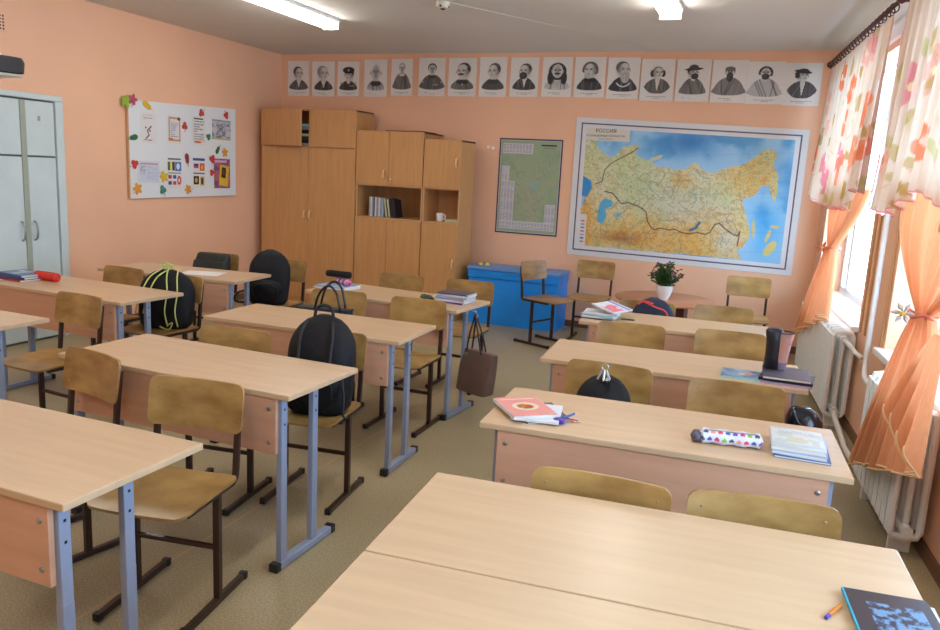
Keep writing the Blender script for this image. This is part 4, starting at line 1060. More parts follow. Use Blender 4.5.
# sheer valances
def valance(name, label, s0, s1, seed, tiers, dbase=.11):
    nx, ny = 260, 130; H = 1.22; W_ = s1-s0; A = H/W_/1.6
    im = Img(nx, ny, (222, 198, 176), ny/nx); r = np.random.RandomState(seed)
    Hh = ny/nx
    def flower(x, y, R_, col):
        for p in range(5):
            t = p*2*PI/5+r.uniform(0, 1); im.ell(x+math.cos(t)*R_*.62, y+math.sin(t)*R_*.62, R_*.5, R_*.42, col, .85, rot=t)
        im.ell(x, y, R_*.22, R_*.22, (244, 220, 170))
    for i in range(17):
        flower(r.uniform(0, 1), r.uniform(.03, Hh), r.uniform(.04, .06), [(222, 112, 72), (216, 122, 130), (226, 160, 140), (224, 122, 80)][r.randint(4)])
    for i in range(36):
        x, y = r.uniform(0, 1), r.uniform(0, Hh); im.ell(x, y, .028, .013, [(176, 146, 72), (184, 176, 116), (166, 130, 62)][r.randint(3)], .8, rot=r.uniform(0, 3))
        im.line([(x, y), (x+r.uniform(-.06, .06), y-r.uniform(.03, .08))], .0014, (200, 150, 120), .7)
    im.rect(0, 0, 1, .004, (222, 150, 150)); im.rect(0, 0, .004, Hh, (214, 130, 140)); im.rect(.996, 0, 1, Hh, (214, 130, 140))
    def pos(U, Vv):
        z0 = np.interp(U, [t[0] for t in tiers], [t[1] for t in tiers])
        s = s0+W_*U + .03*np.sin(U*2*PI*5+1)*(1-Vv)
        fold = .028*np.sin(U*2*PI*13+.7*np.sin(U*9))*(.45+.55*(1-Vv))+.012*np.sin(U*2*PI*29+2)
        d = dbase+fold*(.35+.65*(1-Vv))+.055*(1-Vv)
        z = z0+(2.668-z0)*Vv + .012*np.sin(U*2*PI*13)*(1-Vv)
        X = WC.x+WE.x*s+WN.x*d; Y = WC.y+WE.y*s+WN.y*d
        return X, Y, z
    o = sheet(name, im, pos, 'tulle'); return tag(o, label, 'curtain', 'flowered sheer curtains')
valance('sheer_curtain', 'sheer flowered curtain hanging over the top of the far window', .34, 2.62, 3, [(0, 1.62), (.12, 1.52), (.5, 1.47), (.86, 1.48), (.9, 1.60), (1, 1.60)])
valance('sheer_curtain', 'sheer flowered curtain at the right picture edge over the near window', 2.98, 5.25, 8, [(0, 1.50), (.2, 1.48), (.45, 1.62), (.6, 1.55), (.62, 1.45), (1, 1.42)])
# orange curtains tied back
def orange(name, label, top, tie, bottom, seed):
    """top=(s0,s1,z,d) tie=(s,z,w,d) bottom=(s0,s1,z0,z1,d)"""
    r = np.random.RandomState(seed); nx, ny = 220, 90
    im = Img(nx, ny, (255, 255, 255), 1.0)
    ph = r.uniform(0, 6, 4)
    th_ = (top[2]-tie[1])/(top[2]-(bottom[2]+bottom[3])/2)
    def pos(U, Vv):
        t = 1-Vv                                      # 0 top .. 1 bottom
        q = np.where(t < th_, t/th_, (t-th_)/(1-th_))
        ease = np.where(t < th_, 1-(1-q)**1.0*1.0, q)
        up = t < th_
        wt = (top[1]-top[0])/2; wb = (bottom[1]-bottom[0])/2; wm = tie[2]/2
        ct = (top[0]+top[1])/2; cb = (bottom[0]+bottom[1])/2; cm = tie[0]
        k1 = np.sqrt(np.clip(1-q, 0, 1)); k1 = np.clip(1-q**1.8, 0, 1); k2 = q**.62
        half = np.where(up, wm+(wt-wm)*k1, wm+(wb-wm)*k2)
        cen = np.where(up, cm+(ct-cm)*k1, cm+(cb-cm)*q**.9)
        s = cen+half*(2*U-1)
        zb = bottom[2]+(bottom[3]-bottom[2])*U + .05*np.abs(((U*5) % 1)-.5)
        z = np.where(up, top[2]+(tie[1]-top[2])*q, tie[1]+(zb-tie[1])*q)
        squeeze = half/max(wt, wb)
        fold = .045*np.sin(U*2*PI*8+ph[0])*(.35+.65*squeeze)+.018*np.sin(U*2*PI*19+ph[1])*(.3+.7*squeeze)
        d = np.where(up, top[3]+(tie[3]-top[3])*q, tie[3]+(bottom[4]-tie[3])*q)+fold
        X = WC.x+WE.x*s+WN.x*d; Y = WC.y+WE.y*s+WN.y*d
        return X, Y, z
    root = thing(name, label, 'curtain', wp(tie[0], tie[3], tie[1]), 0, 'orange tied curtains')
    o = sheet('drape', im, pos, 'orange_voile'); under(root, o)
    u_ = np.linspace(0, 1, 160); X, Y, Z_ = pos(u_[None, :], np.zeros((1, 160)))
    hm = MB().tube([(float(a), float(b), float(c)) for a, b, c in zip(X[0], Y[0], Z_[0])], .005, 5); under(root, hm.build('gold_hem', 'hem', None, smooth=True))
    w2 = tie[2]/2+.015; c = wp(tie[0], tie[3], tie[1])
    ring = [c+WE*math.cos(t)*w2+WN*math.sin(t)*.06 for t in np.linspace(0, 2*PI, 24, endpoint=False)]
    ring = [p+Vector((0, 0, .01*math.sin(i))) for i, p in enumerate(ring)]
    tb_ = MB().tube(ring, .008, 8, closed=True); under(root, tb_.build('tie_band', 'twine', None, smooth=True))
    return root
orange('orange_curtain', 'orange voile curtain tied back near the back corner of the room', (1.0, 2.25, 1.62, .045), (1.62, 1.17, .16, .12), (.95, 2.25, .36, .72, .20), 1)
orange('orange_curtain', 'large orange voile curtain tied with a white flower at the right edge', (3.35, 5.15, 1.62, .05), (4.33, 1.09, .17, .15), (3.84, 4.88, .22, .54, .24), 2)
def cascade(root, s0, s1, ztop, zbs, d0, d1):
    k = len(zbs); im = Img(120, 40, (255, 255, 255), 1.0)
    def pos(U, Vv):
        q = 1-Vv; zb = np.interp(U, np.linspace(0, 1, k), zbs); cm = s0+(s1-s0)*.55
        s = cm+(s0+(s1-s0)*U-cm)*(.16+.84*q**.7); d = d0+(d1-d0)*q+.028*np.sin(U*2*PI*(k-1)/2+1)*(.3+.7*q)
        return WC.x+WE.x*s+WN.x*d, WC.y+WE.y*s+WN.y*d, ztop+(zb-ztop)*q
    under(root, sheet('cascade_fold', im, pos, 'orange_voile'))
    u_ = np.linspace(0, 1, 90); X, Y, Z_ = pos(u_[None, :], np.zeros((1, 90)))
    under(root, MB().tube([(float(a), float(b), float(c)) for a, b, c in zip(X[0], Y[0], Z_[0])], .005, 5).build('gold_hem', 'hem', None, smooth=True))
near_curtain = [o for o in bpy.data.objects if o.name.startswith('orange_curtain') and 'large' in o.get('label', '')][0]
cascade(near_curtain, 4.50, 4.93, 1.07, [.72, .60, .72, .56, .68, .54, .66, .56], .20, .27)
def bloom(loc, n, size, col1, label):
    WE = Vector((.95, -.3, 0)); WN = Vector((-.3, -.95, 0))
    r = thing('tieback_flower', label, 'ornament', loc); pet = MB()
    for i in range(n):
        a = 2*PI*i/n; dx = WE*math.cos(a)+Vector((0, 0, 1))*math.sin(a); sd = WE*-math.sin(a)+Vector((0, 0, 1))*math.cos(a)
        pet.add([WN*.005, dx*size*.5+sd*size*.2+WN*.01, dx*size+WN*.02, dx*size*.5-sd*size*.2+WN*.01, dx*size*.5+WN*.02, dx*size*.5], [(0, 1, 4), (1, 2, 4), (2, 3, 4), (3, 0, 4), (0, 5, 1), (1, 5, 2), (2, 5, 3), (3, 5, 0)])
    pet.build('petals', col1, r)
    ce = MB().lathe([(.002, -.01), (.014, -.004), (.014, .004), (.002, .01)], 10); ce.v = [tuple(Vector(v)+WN*.022) for v in ce.v]
    ce.build('flower_centre', 'yellow', r, smooth=True); return r
bloom(wp(4.39, .25, 1.10), 6, .052, 'white_cover', 'white artificial lily pinned to the tie of the near orange curtain')
bloom(wp(1.66, .19, 1.175), 6, .055, 'twine', 'small pinkish bow ornament on the tie of the far orange curtain')

# ================================================================ BAGS
def bag_strap(root, pts, r_=.008, m='black_trim', name='strap', n=6):
    return MB().tube(spline(pts, 6), r_, n).build(name, m, root, smooth=True)
SEAT = .4495
def backpack(label, loc, rz, H=.45, handle=True, W_=.16, D_=.10, m='black_fabric', lean=.10, small=False, e=2.7, pocket=True):
    r = thing('backpack', label, 'backpack', loc, rz)
    lv = []
    for i in range(19):
        t = i/18; z = H*t
        wv = W_*(.9+.1*math.sin(t*PI))*(1 if t < .62 else math.sqrt(max(0.0, 1-((t-.62)/.385)**2.2)))
        dv = D_*(1.0-.18*t)*(1 if t < .6 else math.sqrt(max(.0, 1-((t-.6)/.41)**2)))
        if i == 0: wv *= .86; dv *= .86
        lv.append((z, max(wv, .012), max(dv, .01), 0, lean*t))
    MB().blob(lv, 36, e).build('bag_body', m, r, smooth=True)
    if pocket:
        lv = []
        for i in range(9):
            t = i/8; z = .02+H*.42*t; k = math.sin(min(1, .25+t*1.0)*PI*.5) if t < .75 else math.sqrt(max(0, 1-((t-.75)/.26)**2))
            lv.append((z, W_*.78*max(k, .2), .045*max(k, .25), 0, -D_*.86+lean*t*.45))
        pk = MB().blob(lv, 28, 2.8).build('front_pocket', m, r, smooth=True)
        zp = MB().tube(spline([(-W_*.6, -D_*.86-.036, H*.20), (-W_*.55, -D_*.86-.040, H*.36), (0, -D_*.86-.035, H*.425), (W_*.55, -D_*.86-.040, H*.36), (W_*.6, -D_*.86-.036, H*.20)], 6), .003, 5).build('zip', 'black_trim', pk)
    # main zip seam, grab handle, shoulder straps
    zs = []
    for i in range(17):
        t = i/16*PI; zz = H*.45+math.sin(t)*H*.50; xx = -math.cos(t)*W_*.93
        zs.append((xx*(1-.0*t), -D_*.35+lean*zz/H, zz))
    MB().tube(zs, .004, 5).build('zip', 'black_trim', r, smooth=True)
    if handle: MB().tube(spline([(-.045, lean*.98, H*.975), (-.035, lean, H+.03), (0, lean, H+.045), (.035, lean, H+.03), (.045, lean*.98, H*.975)], 5), .008, 7).build('grab_handle', 'black_trim', r, smooth=True)
    return r
# big black backpack, middle row
o = backpack('big black backpack with a round grab handle on a middle-row chair', (-1.885, 2.985, SEAT), math.radians(15), H=.45, W_=.158, D_=.105, lean=.055, e=3.2)
bag_strap(o, [(-.165, -.02, .05), (-.20, -.07, .03), (-.17, -.11, .02), (-.12, -.12, .008)], .009)
bag_strap(o, [(.13, -.09, .20), (.15, -.12, .10), (.155, -.14, .03), (.17, -.13, .01)], .006)
for dx in (-.075, .075):
    bag_strap(o, [(dx*.8, -.01, .43), (dx, -.055, .37), (dx, -.088, .28), (dx, -.10, .24)], .007, 'black_trim', 'compression_strap')
MB().box(-.015, .02, -.112, -.104, .22, .26).build('badge', 'grey_cover', o, bev=.002)
# plain black backpack by the wardrobe
o = backpack('plain black backpack on the chair in front of the wardrobe', (-3.76, 5.16, SEAT), math.radians(24), H=.44, W_=.165, D_=.09, lean=.07, handle=False, e=3.0)
bag_strap(o, [(-.15, -.06, .12), (-.22, -.12, .10), (-.24, -.13, .04), (-.17, -.10, .02)], .010)
# black bag with lime cords
o = backpack('black bag with lime-yellow cords slumped on a chair of the left row', (-3.77, 4.02, SEAT), math.radians(20), H=.39, W_=.19, D_=.09, lean=.05, pocket=False, e=2.3, handle=False)
for dx in (.03, .10):
    bag_strap(o, [(dx-.02, .03, .395), (dx, -.045, .345), (dx+.012, -.078, .24), (dx+.0, -.092, .12), (dx+.02, -.096, .02)], .0050, 'lime', 'cord')
for dx in (-.04, -.09):
    bag_strap(o, [(dx+.06, .03, .395), (dx, -.04, .34), (dx-.05, -.075, .22), (dx-.08, -.085, .10)], .0050, 'lime', 'cord')
for k in range(3):
    cc = spline([(-.01+.01*k, .04, .385), (-.035+.02*k, .03, .41), (-.015+.02*k, .03, .44-.010*k), (.02+.01*k, .04, .42), (.02, .04, .385)], 5)
    MB().tube(cc, .0050, 6).build('cord', 'lime', o, smooth=True)
bag_strap(o, [(.05, -.10, .03), (.09, -.115, .05), (.06, -.105, -.0), (.0, -.105, .02)], .005, 'lime', 'cord')
# green-black bag leaning on the far left chair
o = thing('shoulder_bag', 'dark green-black bag against the backrest of the far left chair', 'bag', (-4.455, 5.30, SEAT), math.radians(4))
MB().blob([(0.0, .13, .05, 0, 0), (.02, .155, .06, 0, 0), (.2, .165, .055, 0, .01), (.29, .16, .045, 0, .025), (.335, .155, .03, 0, .035), (.345, .14, .012, 0, .04)], 32, 5).build('bag_body', 'green_black', o, smooth=True)
MB().blob([(.19, .15, .01, 0, -.05), (.2, .16, .018, 0, -.045), (.275, .155, .016, 0, -.028), (.285, .15, .008, 0, -.02)], 28, 6).build('flap', 'green_black', o, smooth=True)
# small black backpack with key charm
o = backpack('small rounded black backpack with a dangling key charm behind the pink book desk', (-.575, 3.10, SEAT), math.radians(-2), H=.325, W_=.12, D_=.085, lean=.05, e=2.3, handle=False)
ky = thing_ = MB().tube(circ((.0, .02, .365), .014, 14, 'xz'), .003, 6, closed=True); 
for a in (-.5, .1, .7): ky.tube([(math.sin(a)*.012, .01, .355), (math.sin(a)*.045, -.01, .355-math.cos(a)*.045)], .006, 6)
ky.lathe([(.002, -.012), (.012, 0), (.002, .012)], 10, (.02, -.012, .318)).build('key_charm', 'steel', o, smooth='auto')
# navy backpack with red piping
o = backpack('navy backpack with red piping on a chair in the far window row', (-.66, 5.135, SEAT), math.radians(4), H=.38, W_=.145, D_=.06, m='navy', lean=.05, e=2.2, pocket=False, handle=False)
bag_strap(o, [(-.06, -.02, .355), (.02, -.055, .33), (.085, -.06, .31), (.115, -.085, .24), (.12, -.10, .12)], .005, 'red_piping', 'piping')
bag_strap(o, [(-.10, -.03, .335), (-.06, -.03, .36), (0, -.04, .35)], .005, 'red_piping', 'piping')
# black glossy bag beside chair C1R
o = thing('handbag', 'small glossy black bag at the right of the empty chair near the radiator', 'bag', (.235, 3.40, 0), .1)
MB().blob([(.0, .06, .05, 0, 0), (.03, .075, .06, 0, 0), (.20, .08, .065, 0, 0), (.34, .072, .055, -.005, 0), (.375, .055, .04, -.012, 0), (.39, .035, .02, -.02, 0)], 32, 3).build('bag_body', 'black_leather', o, smooth=True)
bag_strap(o, [(-.06, -.03, .38), (-.03, -.06, .33), (.03, -.08, .26), (.07, -.07, .18)], .007, 'black_leather', 'handle')
MB().box(.02, .06, -.07, -.062, .25, .31).build('clasp', 'steel', o, bev=.002)
# stand it taller: the bag stands on its own on a low box of the seat height
o.location.z = .30; 
hb = thing('satchel', 'dark navy satchel standing on the floor under the small glossy black bag', 'bag', (.235, 3.42, 0), .1)
MB().blob([(0, .10, .07, 0, 0), (.02, .115, .08, 0, 0), (.27, .115, .08, 0, 0), (.298, .10, .07, 0, 0)], 32, 5).build('bag_body', 'navy', hb, smooth=True)
# navy handbag with tall loops
o = thing('handbag', 'navy handbag with tall black loop handles on a middle-row chair', 'bag', (-2.54, 4.07, SEAT), math.radians(9))
MB().blob([(0, .13, .05, 0, 0), (.02, .155, .065, 0, 0), (.16, .17, .06, 0, 0), (.245, .18, .045, 0, 0), (.262, .178, .035, 0, 0)], 32, 5).build('bag_body', 'navy_leather', o, smooth='auto')
MB().tube([(-.175, -.04, .255), (.175, -.04, .255), (.175, .04, .255), (-.175, .04, .255)], .006, 6, closed=True).build('rim', 'black_trim', o)
for dy, hh in ((-.045, .41), (.045, .425)):
    bag_strap(o, [(-.05, dy, .20), (-.045, dy, .28), (-.015, dy, hh-.045), (.04, dy, hh), (.09, dy, hh-.04), (.115, dy, .28), (.12, dy, .20)], .0075, 'black_leather', 'handle', 8)
# taupe handbag hanging from the far desk
hx, hy, _ = on('B3', .66, -.02)
o = thing('handbag', 'taupe handbag hanging by its straps from the right end of a desk', 'bag', (hx, hy, .155), math.radians(-24))
bb = MB().blob([(0, .125, .05, -.02, 0), (.01, .135, .055, -.02, 0), (.12, .14, .05, -.005, 0), (.26, .15, .03, .01, 0), (.285, .15, .02, .012, 0)], 36, 7)
bb.build('bag_body', 'brown_leather', o, smooth='auto')
for dy in (-.022, .022):
    bag_strap(o, [(-.09, dy, .25), (-.075, dy, .36), (-.052, dy*.4, .49), (-.045, 0, .54), (-.03, dy*.4, .49), (.02, dy, .36), (.05, dy, .26)], .006, 'dark_strap', 'strap', 6)
MB().tube(circ((-.09, -.03, .25), .012, 12, 'xz'), .003, 5, closed=True).build('ring', 'steel', o)
hk = MB().tube([(hx-.035*1, hy+.01, .70), (hx-.045, hy+.015, .665), (hx-.03, hy+.01, .66), (hx-.02, hy+.005, .68)], .004, 6)
hk.tube([(hx-.035, hy+.01, .70), (hx-.10, hy+.02, .70)], .004, 6)
tag(hk.build('bag_hook', 'grey_metal', smooth=True), 'small metal hook at the desk end carrying the taupe handbag', 'hook')

# ================================================================ DESK-TOP THINGS
def book(key, lx, ly, w_, d_, th, rot, z, cover, label, name='book', group=None, img=None, tilt=0, spine=None, pages=True, cat='book'):
    x, y, _ = on(key, lx, ly); a = DK[key][2]+rot
    r = thing(name, label, cat, (x, y, z), a, group)
    if tilt: r.rotation_euler = (0, tilt, a)
    MB().box(-w_/2+.001, w_/2-.003, -d_/2+.002, d_/2-.002, .0015, th-.0015).build('pages', 'page_edge', r)
    cv = MB().box(-w_/2, w_/2, -d_/2, d_/2, 0, .0014).box(-w_/2, w_/2, -d_/2, d_/2, th-.0014, th).box(-w_/2-.001, -w_/2+.001, -d_/2, d_/2, 0, th)
    cv.build('cover', cover, r)
    if spine: MB().box(-w_/2-.0012, -w_/2+.03, -d_/2-.0002, d_/2+.0002, th-.0015, th+.0003).box(-w_/2-.0014, -w_/2-.0008, -d_/2, d_/2, 0, th).build('spine_tape', spine, r)
    if img is not None:
        def pos(U, Vv): return -w_/2+.002+(w_-.004)*U, -d_/2+.002+(d_-.004)*Vv, th+.0006
        sheet('cover_print', img, pos, 'print_gloss', r)
    return r
# nearest desk: dark notebook and pen
im = Img(60, 70, (40, 36, 44), 1.17); n_ = noise2(60, 70, 14, 4, 3)
mk = ((im.u > .22) & (im.u < .88) & (im.v > .18) & (im.v < .92)).astype(float)
im.put(mk*(n_ > .47), (64, 110, 150), .8); im.put(mk*(n_ > .6), (110, 150, 180), .7)
book('C0', .517, -.132, .165, .215, .008, .03, TT+.0055, 'dk_cover', 'dark notebook with a turquoise spine strip and blue drawing, on the nearest right desk', 'notebook', img=im, spine='turq', cat='notebook')
book('C0', .525, -.134, .165, .21, .005, -.02, TT, 'white_cover', 'white exercise book lying under the dark notebook', 'notebook', cat='notebook')
px, py, _ = on('C0', .405, -.118); pen = thing('pen', 'orange pen with a purple cap poking out beside the dark notebook', 'pen', (px, py, TT+.004), 1.12)
MB().tube([(-.03, 0, 0), (.028, 0, 0)], .0038, 8).build('barrel', 'orange_pen', pen, smooth='auto')
MB().tube([(-.046, 0, 0), (-.03, 0, 0)], .0043, 8).build('cap', 'purple_cover', pen, smooth='auto')
# desk C1: pink book on others, pens
im = Img(60, 76, (226, 150, 140), 1.27); im.ell(.5, .62, .3, .26, (226, 214, 190)); im.ell(.5, .62, .2, .17, (206, 176, 80)); im.ell(.42, .68, .09, .08, (214, 96, 50)); im.ell(.56, .6, .1, .09, (200, 60, 50)); im.ell(.5, .5, .12, .05, (90, 120, 60)); im.ell(.36, .58, .05, .04, (100, 130, 70)); im.rect(.1, 1.1, .9, 1.16, (236, 210, 200))
book('C1', -.425, -.06, .17, .225, .006, .55, TT, 'grey_cover', 'grey exercise book at the bottom of the pile under the pink book', 'notebook', cat='notebook')
book('C1', -.43, -.085, .17, .21, .008, .12, TT+.0065, 'white_cover', 'white exercise book in the pile under the pink book', 'notebook', cat='notebook')
book('C1', -.478, -.08, .17, .225, .012, .62, TT+.015, 'white_cover', 'pink textbook with a fruit picture on top of the pile', 'book', img=im)
for k, (m_, lb, a, dx, dy) in enumerate((('orange_pen', 'orange pencil beside the pink textbook', .1, 0, 0), ('purple_cover', 'purple pen beside the pink textbook', -.1, .012, .02), ('blue_cover', 'blue pen beside the pink textbook pointing away', 1.25, .012, .055))):
    px, py, _ = on('C1', -.335+dx, -.11+dy); pen = thing('pen', lb, 'pen', (px, py, TT+.0045), a, 'pens by the pink textbook')
    MB().tube([(-.05, 0, 0), (.045, 0, 0)], .004, 8).build('barrel', m_, pen, smooth='auto'); MB().tube([(.045, 0, 0), (.058, 0, 0)], [.004, .001], 8).build('tip', 'wood_knob', pen)
px, py, _ = on('C1', -.335, -.105); tag(MB().blob([(0, .012, .01, 0, 0), (.003, .02, .014, 0, 0), (.016, .022, .014, 0, 0), (.02, .014, .01, 0, 0)], 16, 3).build('eraser', 'purple_cover', smooth=True, loc=(px, py-.035, TT)), 'purple sharpener beside the pens', 'sharpener')
# heart pencil case
im = Img(90, 60, (214, 214, 226), .667); r_ = np.random.RandomState(5)
def heart(im, x, y, s, col):
    im.ell(x-s*.45, y+s*.2, s*.55, s*.55, col); im.ell(x+s*.45, y+s*.2, s*.55, s*.55, col); im.poly([(x-s*.95, y+s*.02), (x+s*.95, y+s*.02), (x, y-s*1.0)], col)
cols = [(206, 50, 120), (60, 90, 160), (240, 150, 120), (130, 180, 60), (110, 60, 170), (230, 60, 80), (80, 80, 90)]
for i in range(9):
    for j in range(6): heart(im, .06+i*.112+(j % 2)*.05, .06+j*.112, .038, cols[(i*3+j*2) % 7])
px, py, _ = on('C1', .238, -.10); pc = thing('pencil_case', 'white pencil case printed with coloured hearts', 'pencil case', (px, py, TT), DK['C1'][2]+.10)
def cyl(U, Vv):
    t = Vv*2*PI-PI/2; end = np.minimum(1, np.minimum(U, 1-U)*14+.15); rr = end*(1+.08*np.sin(U*21))
    return -.105+.21*U, .030*np.cos(t)*rr, .0245+.0245*np.sin(t)*rr
sheet('case_body', im, cyl, 'print', pc)
MB().tube([(-.085, -.012, .0485), (.085, -.012, .0485)], .0022, 5).build('zip', 'steel', pc)
MB().blob([(.004, .016, .02, -.108, 0), (.02, .022, .027, -.108, 0), (.036, .014, .02, -.108, 0)], 16, 2.4).build('end_ruffle', 'grey_cover', pc, smooth=True)
# plastic covered books
book('C1', .465, -.05, .17, .22, .008, -.04, TT, 'blue_cover', 'blue exercise book at the bottom of the plastic-covered pile', 'notebook', cat='notebook')
book('C1', .462, -.045, .165, .215, .012, -.10, TT+.0085, 'paleblue_cover', 'pale blue book in the middle of the plastic-covered pile')
im = Img(50, 64, (206, 210, 206), 1.28); n_ = noise2(50, 64, 6, 8, 3); im.put(n_ > .52, (176, 186, 176), .6); im.text_rows(.15, .9, .85, 1.1, 2, (150, 156, 176), .6, 3); im.ell(.5, .5, .22, .18, (196, 196, 170)); im.rect(0, .1, 1, .22, (160, 190, 210), .6)
book('C1', .452, -.035, .165, .215, .014, -.03, TT+.021, 'white_cover', 'whitish book in clear plastic on top of the pile beside the heart pencil case', img=im)
# desk C2
im = Img(60, 76, (110, 138, 172), 1.27); n_ = noise2(60, 76, 5, 3, 3); im.put(n_ > .55, (150, 170, 190), .7); im.put(n_ < .4, (70, 84, 120), .7); im.ell(.55, .6, .22, .14, (206, 150, 120), .8); im.ell(.45, .75, .12, .1, (226, 220, 210), .7)
book('C2', .345, -.11, .17, .22, .008, 1.50, TT, 'aqua_cover', 'picture-covered blue book with an aqua spine beside the cup', img=im, spine='aqua_cover')
book('C2', .515, -.135, .17, .215, .010, 1.48, TT, 'lilac_cover', 'lilac exercise book under the grey folder', 'notebook', cat='notebook')
book('C2', .52, -.12, .175, .225, .012, 1.40, TT+.0105, 'dk_cover', 'dark book between the lilac one and the grey folder')
book('C2', .515, -.10, .20, .24, .012, -.05, TT+.023, 'grey_cover', 'dark grey folder carrying the tall black cup', 'folder', cat='folder')
px, py, _ = on('C2', .465, -.045); cu = thing('pencil_cup', 'tall black cup-shaped case half covered with a pink blue picture, on the grey folder', 'pencil cup', (px, py, TT+.0355), .1)
MB().blob([(0, .032, .03, -.012, 0), (.005, .036, .034, -.012, 0), (.06, .032, .032, -.012, 0), (.13, .034, .034, -.012, 0), (.175, .040, .036, -.014, 0), (.19, .03, .028, -.014, 0)], 24, 2.6).build('black_case', 'mesh_metal', cu, smooth=True)
im = Img(40, 50, (170, 150, 156), 1.25); n_ = noise2(40, 50, 4, 11, 3); im.put(n_ > .52, (206, 150, 130), .8); im.put(n_ < .42, (60, 80, 140), .8); im.put(im.v < .25, (70, 90, 140), .6)
def cone(U, Vv):
    t = U*2*PI; rr = .026+.012*Vv**2
    return .026+.008*Vv+rr*np.cos(t), -.004+rr*np.sin(t), .002+.172*Vv
sheet('picture_sleeve', im, cone, 'print_gloss', cu)
MB().tube([(.034+.038*math.cos(t), -.004+.038*math.sin(t), .175) for t in np.linspace(0, 2*PI, 20, endpoint=False)], .003, 6, closed=True).build('rim', 'table_dark', cu)
# desk C3 magazines
z = TT
for k, (m_, th, w_, a, lb) in enumerate((('grey_cover', .008, .2, 1.45, 'grey exercise book at the bottom of the far magazine pile'), ('white_cover', .010, .19, 1.55, 'white book second in the far magazine pile'), ('aqua_cover', .010, .19, 1.38, 'aqua book third in the far magazine pile'), ('white_cover', .012, .185, 1.6, 'white book just below the tilted magazine'))):
    book('C3', -.50+.004*k, -.07, w_*.85, .21, th, a, z, m_, lb, group='far magazine pile'); z += th+.0006
im = Img(50, 64, (222, 222, 230), 1.28); im.rect(.3, .1, .95, .9, (226, 90, 110), .8); n_ = noise2(50, 64, 6, 2, 2); im.put(n_ > .55, (236, 236, 240), .8); im.rect(0, 1.0, 1, 1.2, (90, 110, 190), .7)
book('C3', -.43, -.035, .17, .23, .008, 1.15, z+.022, 'white_cover', 'glossy white magazine with a pink picture tilted on top of the pile', 'magazine', img=im, cat='magazine').rotation_euler = (.0, math.radians(12), 1.15-1.57+.05)
px, py, _ = on('C3', -.335, -.06); pen = thing('pen', 'black pen lying at the end of the tilted magazine', 'pen', (px, py, TT+.0045), .2); MB().tube([(-.03, 0, 0), (.05, 0, 0)], .0045, 8).build('barrel', 'black_cover', pen, smooth='auto'); MB().tube([(.05, 0, 0), (.06, 0, 0)], [.004, .001], 8).build('tip', 'steel', pen)
# desk B3 right pile
z = TT
for k, (m_, th, a, lb) in enumerate((('purple_cover', .010, 1.5, 'purple book at the bottom of the middle-row book stack'), ('white_cover', .014, 1.6, 'white book second from the bottom of the middle-row stack'), ('lilac_cover', .010, 1.52, 'lilac book third in the middle-row stack'), ('paleblue_cover', .012, 1.66, 'pale blue book fourth in the middle-row stack'), ('white_cover', .012, 1.48, 'white book near the top of the middle-row stack'), ('grey_cover', .008, 1.62, 'grey exercise book on top of the middle-row stack'))):
    book('B3', .425+.004*k, .06-.003*k, .17, .22, th, a, z, m_, lb, group='middle-row book stack'); z += th+.0006
px, py, _ = on('B3', .235, .03); hg = thing('hair_scrunchie', 'crumpled dark green cloth beside the middle-row book stack', 'cloth', (px, py, TT), .2)
MB().tube([(.045*math.cos(t), .03*math.sin(t), .014+.004*math.sin(3*t)) for t in np.linspace(0, 2*PI, 24, endpoint=False)], .0125, 8, closed=True).build('cloth_ring', 'green_cover', hg, smooth=True)
MB().blob([(0.002, .02, .015, .04, -.01), (.02, .028, .02, .04, -.01), (.035, .01, .01, .04, -.01)], 14, 2.2).build('knot', 'cream_cover', hg, smooth=True)
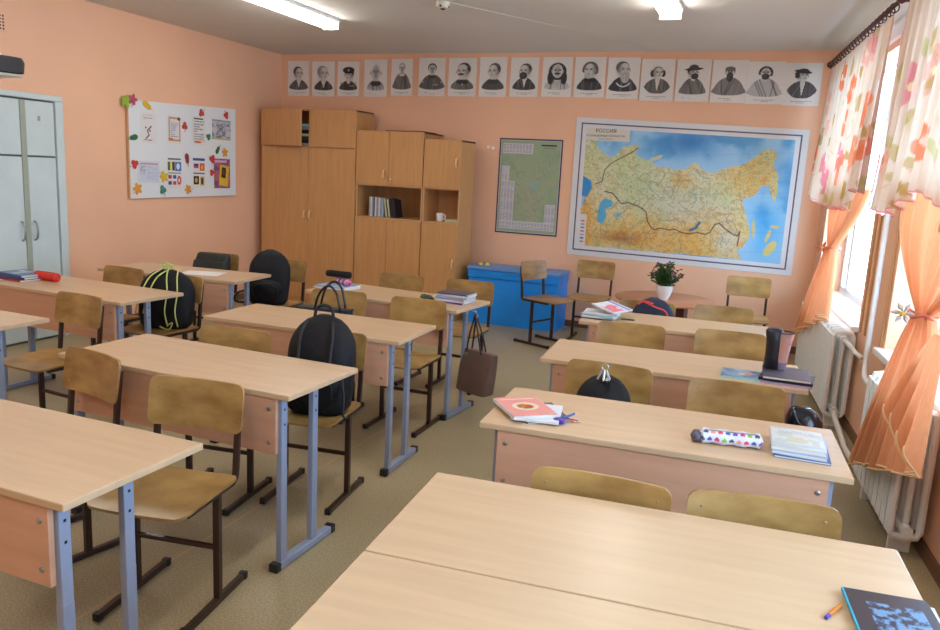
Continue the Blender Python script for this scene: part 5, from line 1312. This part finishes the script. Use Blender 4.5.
# desk B3 left: papers, black and pink pencil cases
book('B3', -.49, -.02, .21, .26, .010, 1.5, TT, 'white_cover', 'white exercise book under the pencil cases on the far middle desk', 'notebook', cat='notebook')
book('B3', -.485, -.015, .20, .25, .012, 1.58, TT+.0106, 'paleblue_cover', 'pale blue folder under the pencil cases on the far middle desk', 'folder', cat='folder')
px, py, _ = on('B3', -.45, .0); o = thing('pencil_case', 'pink and blue striped pencil case on the far middle desk', 'pencil case', (px, py, TT+.0232), -.5)
im = Img(40, 20, (196, 90, 140), .5)
for i in range(6): im.rect(i/6, 0, i/6+.08, .5, [(70, 80, 170), (230, 220, 230)][i % 2])
sheet('case_body', im, lambda U, Vv: (-.08+.16*U, .028*np.cos(Vv*2*PI)*np.minimum(1, np.minimum(U, 1-U)*12+.2), .0225+.0225*np.sin(Vv*2*PI)*np.minimum(1, np.minimum(U, 1-U)*12+.2)), 'print', o)
MB().tube([(-.06, 0, .0455), (.06, 0, .0455)], .0022, 5).build('zip', 'steel', o)
px, py, _ = on('B3', -.50, .005); o = thing('pencil_case', 'black rolled pencil case lying on top of the pink one', 'pencil case', (px, py, TT+.0695), -.12)
MB().tube([(-.105, 0, .024), (-.10, 0, .024), (-.05, 0, .026), (.03, 0, .026), (.10, 0, .028), (.108, 0, .028)], [.008, .022, .024, .022, .026, .010], 16).build('case_body', 'black_fabric', o, smooth=True)
MB().tube([(-.08, -.01, .049), (.08, -.01, .052)], .002, 5).build('zip', 'black_trim', o)
# desk A2 books and red case
book('A2', -.60+.02, -.01, .22, .30, .012, 1.52, TT, 'red_cover', 'red book at the bottom of the pile by the door', group='pile by the door')
book('A2', -.58, .0, .20, .28, .014, 1.6, TT+.0126, 'blue_cover', 'blue book in the middle of the pile by the door', group='pile by the door')
im = Img(50, 40, (60, 96, 150), .8); im.rect(.1, .3, .9, .5, (160, 180, 210)); im.ell(.7, .6, .12, .1, (200, 210, 220))
book('A2', -.575, -.005, .19, .27, .014, 1.5, TT+.0272, 'blue_cover', 'blue picture-covered book on top of the pile by the door', group='pile by the door', img=im)
px, py, _ = on('A2', -.39, .035); o = thing('pencil_case', 'red cylindrical pencil case beside the blue books', 'pencil case', (px, py, TT), -.02)
MB().tube([(-.10, 0, .03), (-.095, 0, .03), (.09, 0, .03), (.10, 0, .03)], [.018, .03, .03, .02], 20).build('case_body', 'red', o, smooth='auto')
MB().tube([(-.08, -.006, .0595), (.08, -.006, .0595)], .002, 5).build('zip', 'dk_cover', o)
# paper on desk A1
px, py, _ = on('A1', .17, -.02); o = MB().box(-.15, .15, -.10, .10, 0, .002).build('paper_sheet', 'paper', loc=(px, py, TT+.0005), rot=(0, 0, DK['A1'][2]+.2))
tag(o, 'single white sheet of paper lying on the farthest left desk', 'paper')
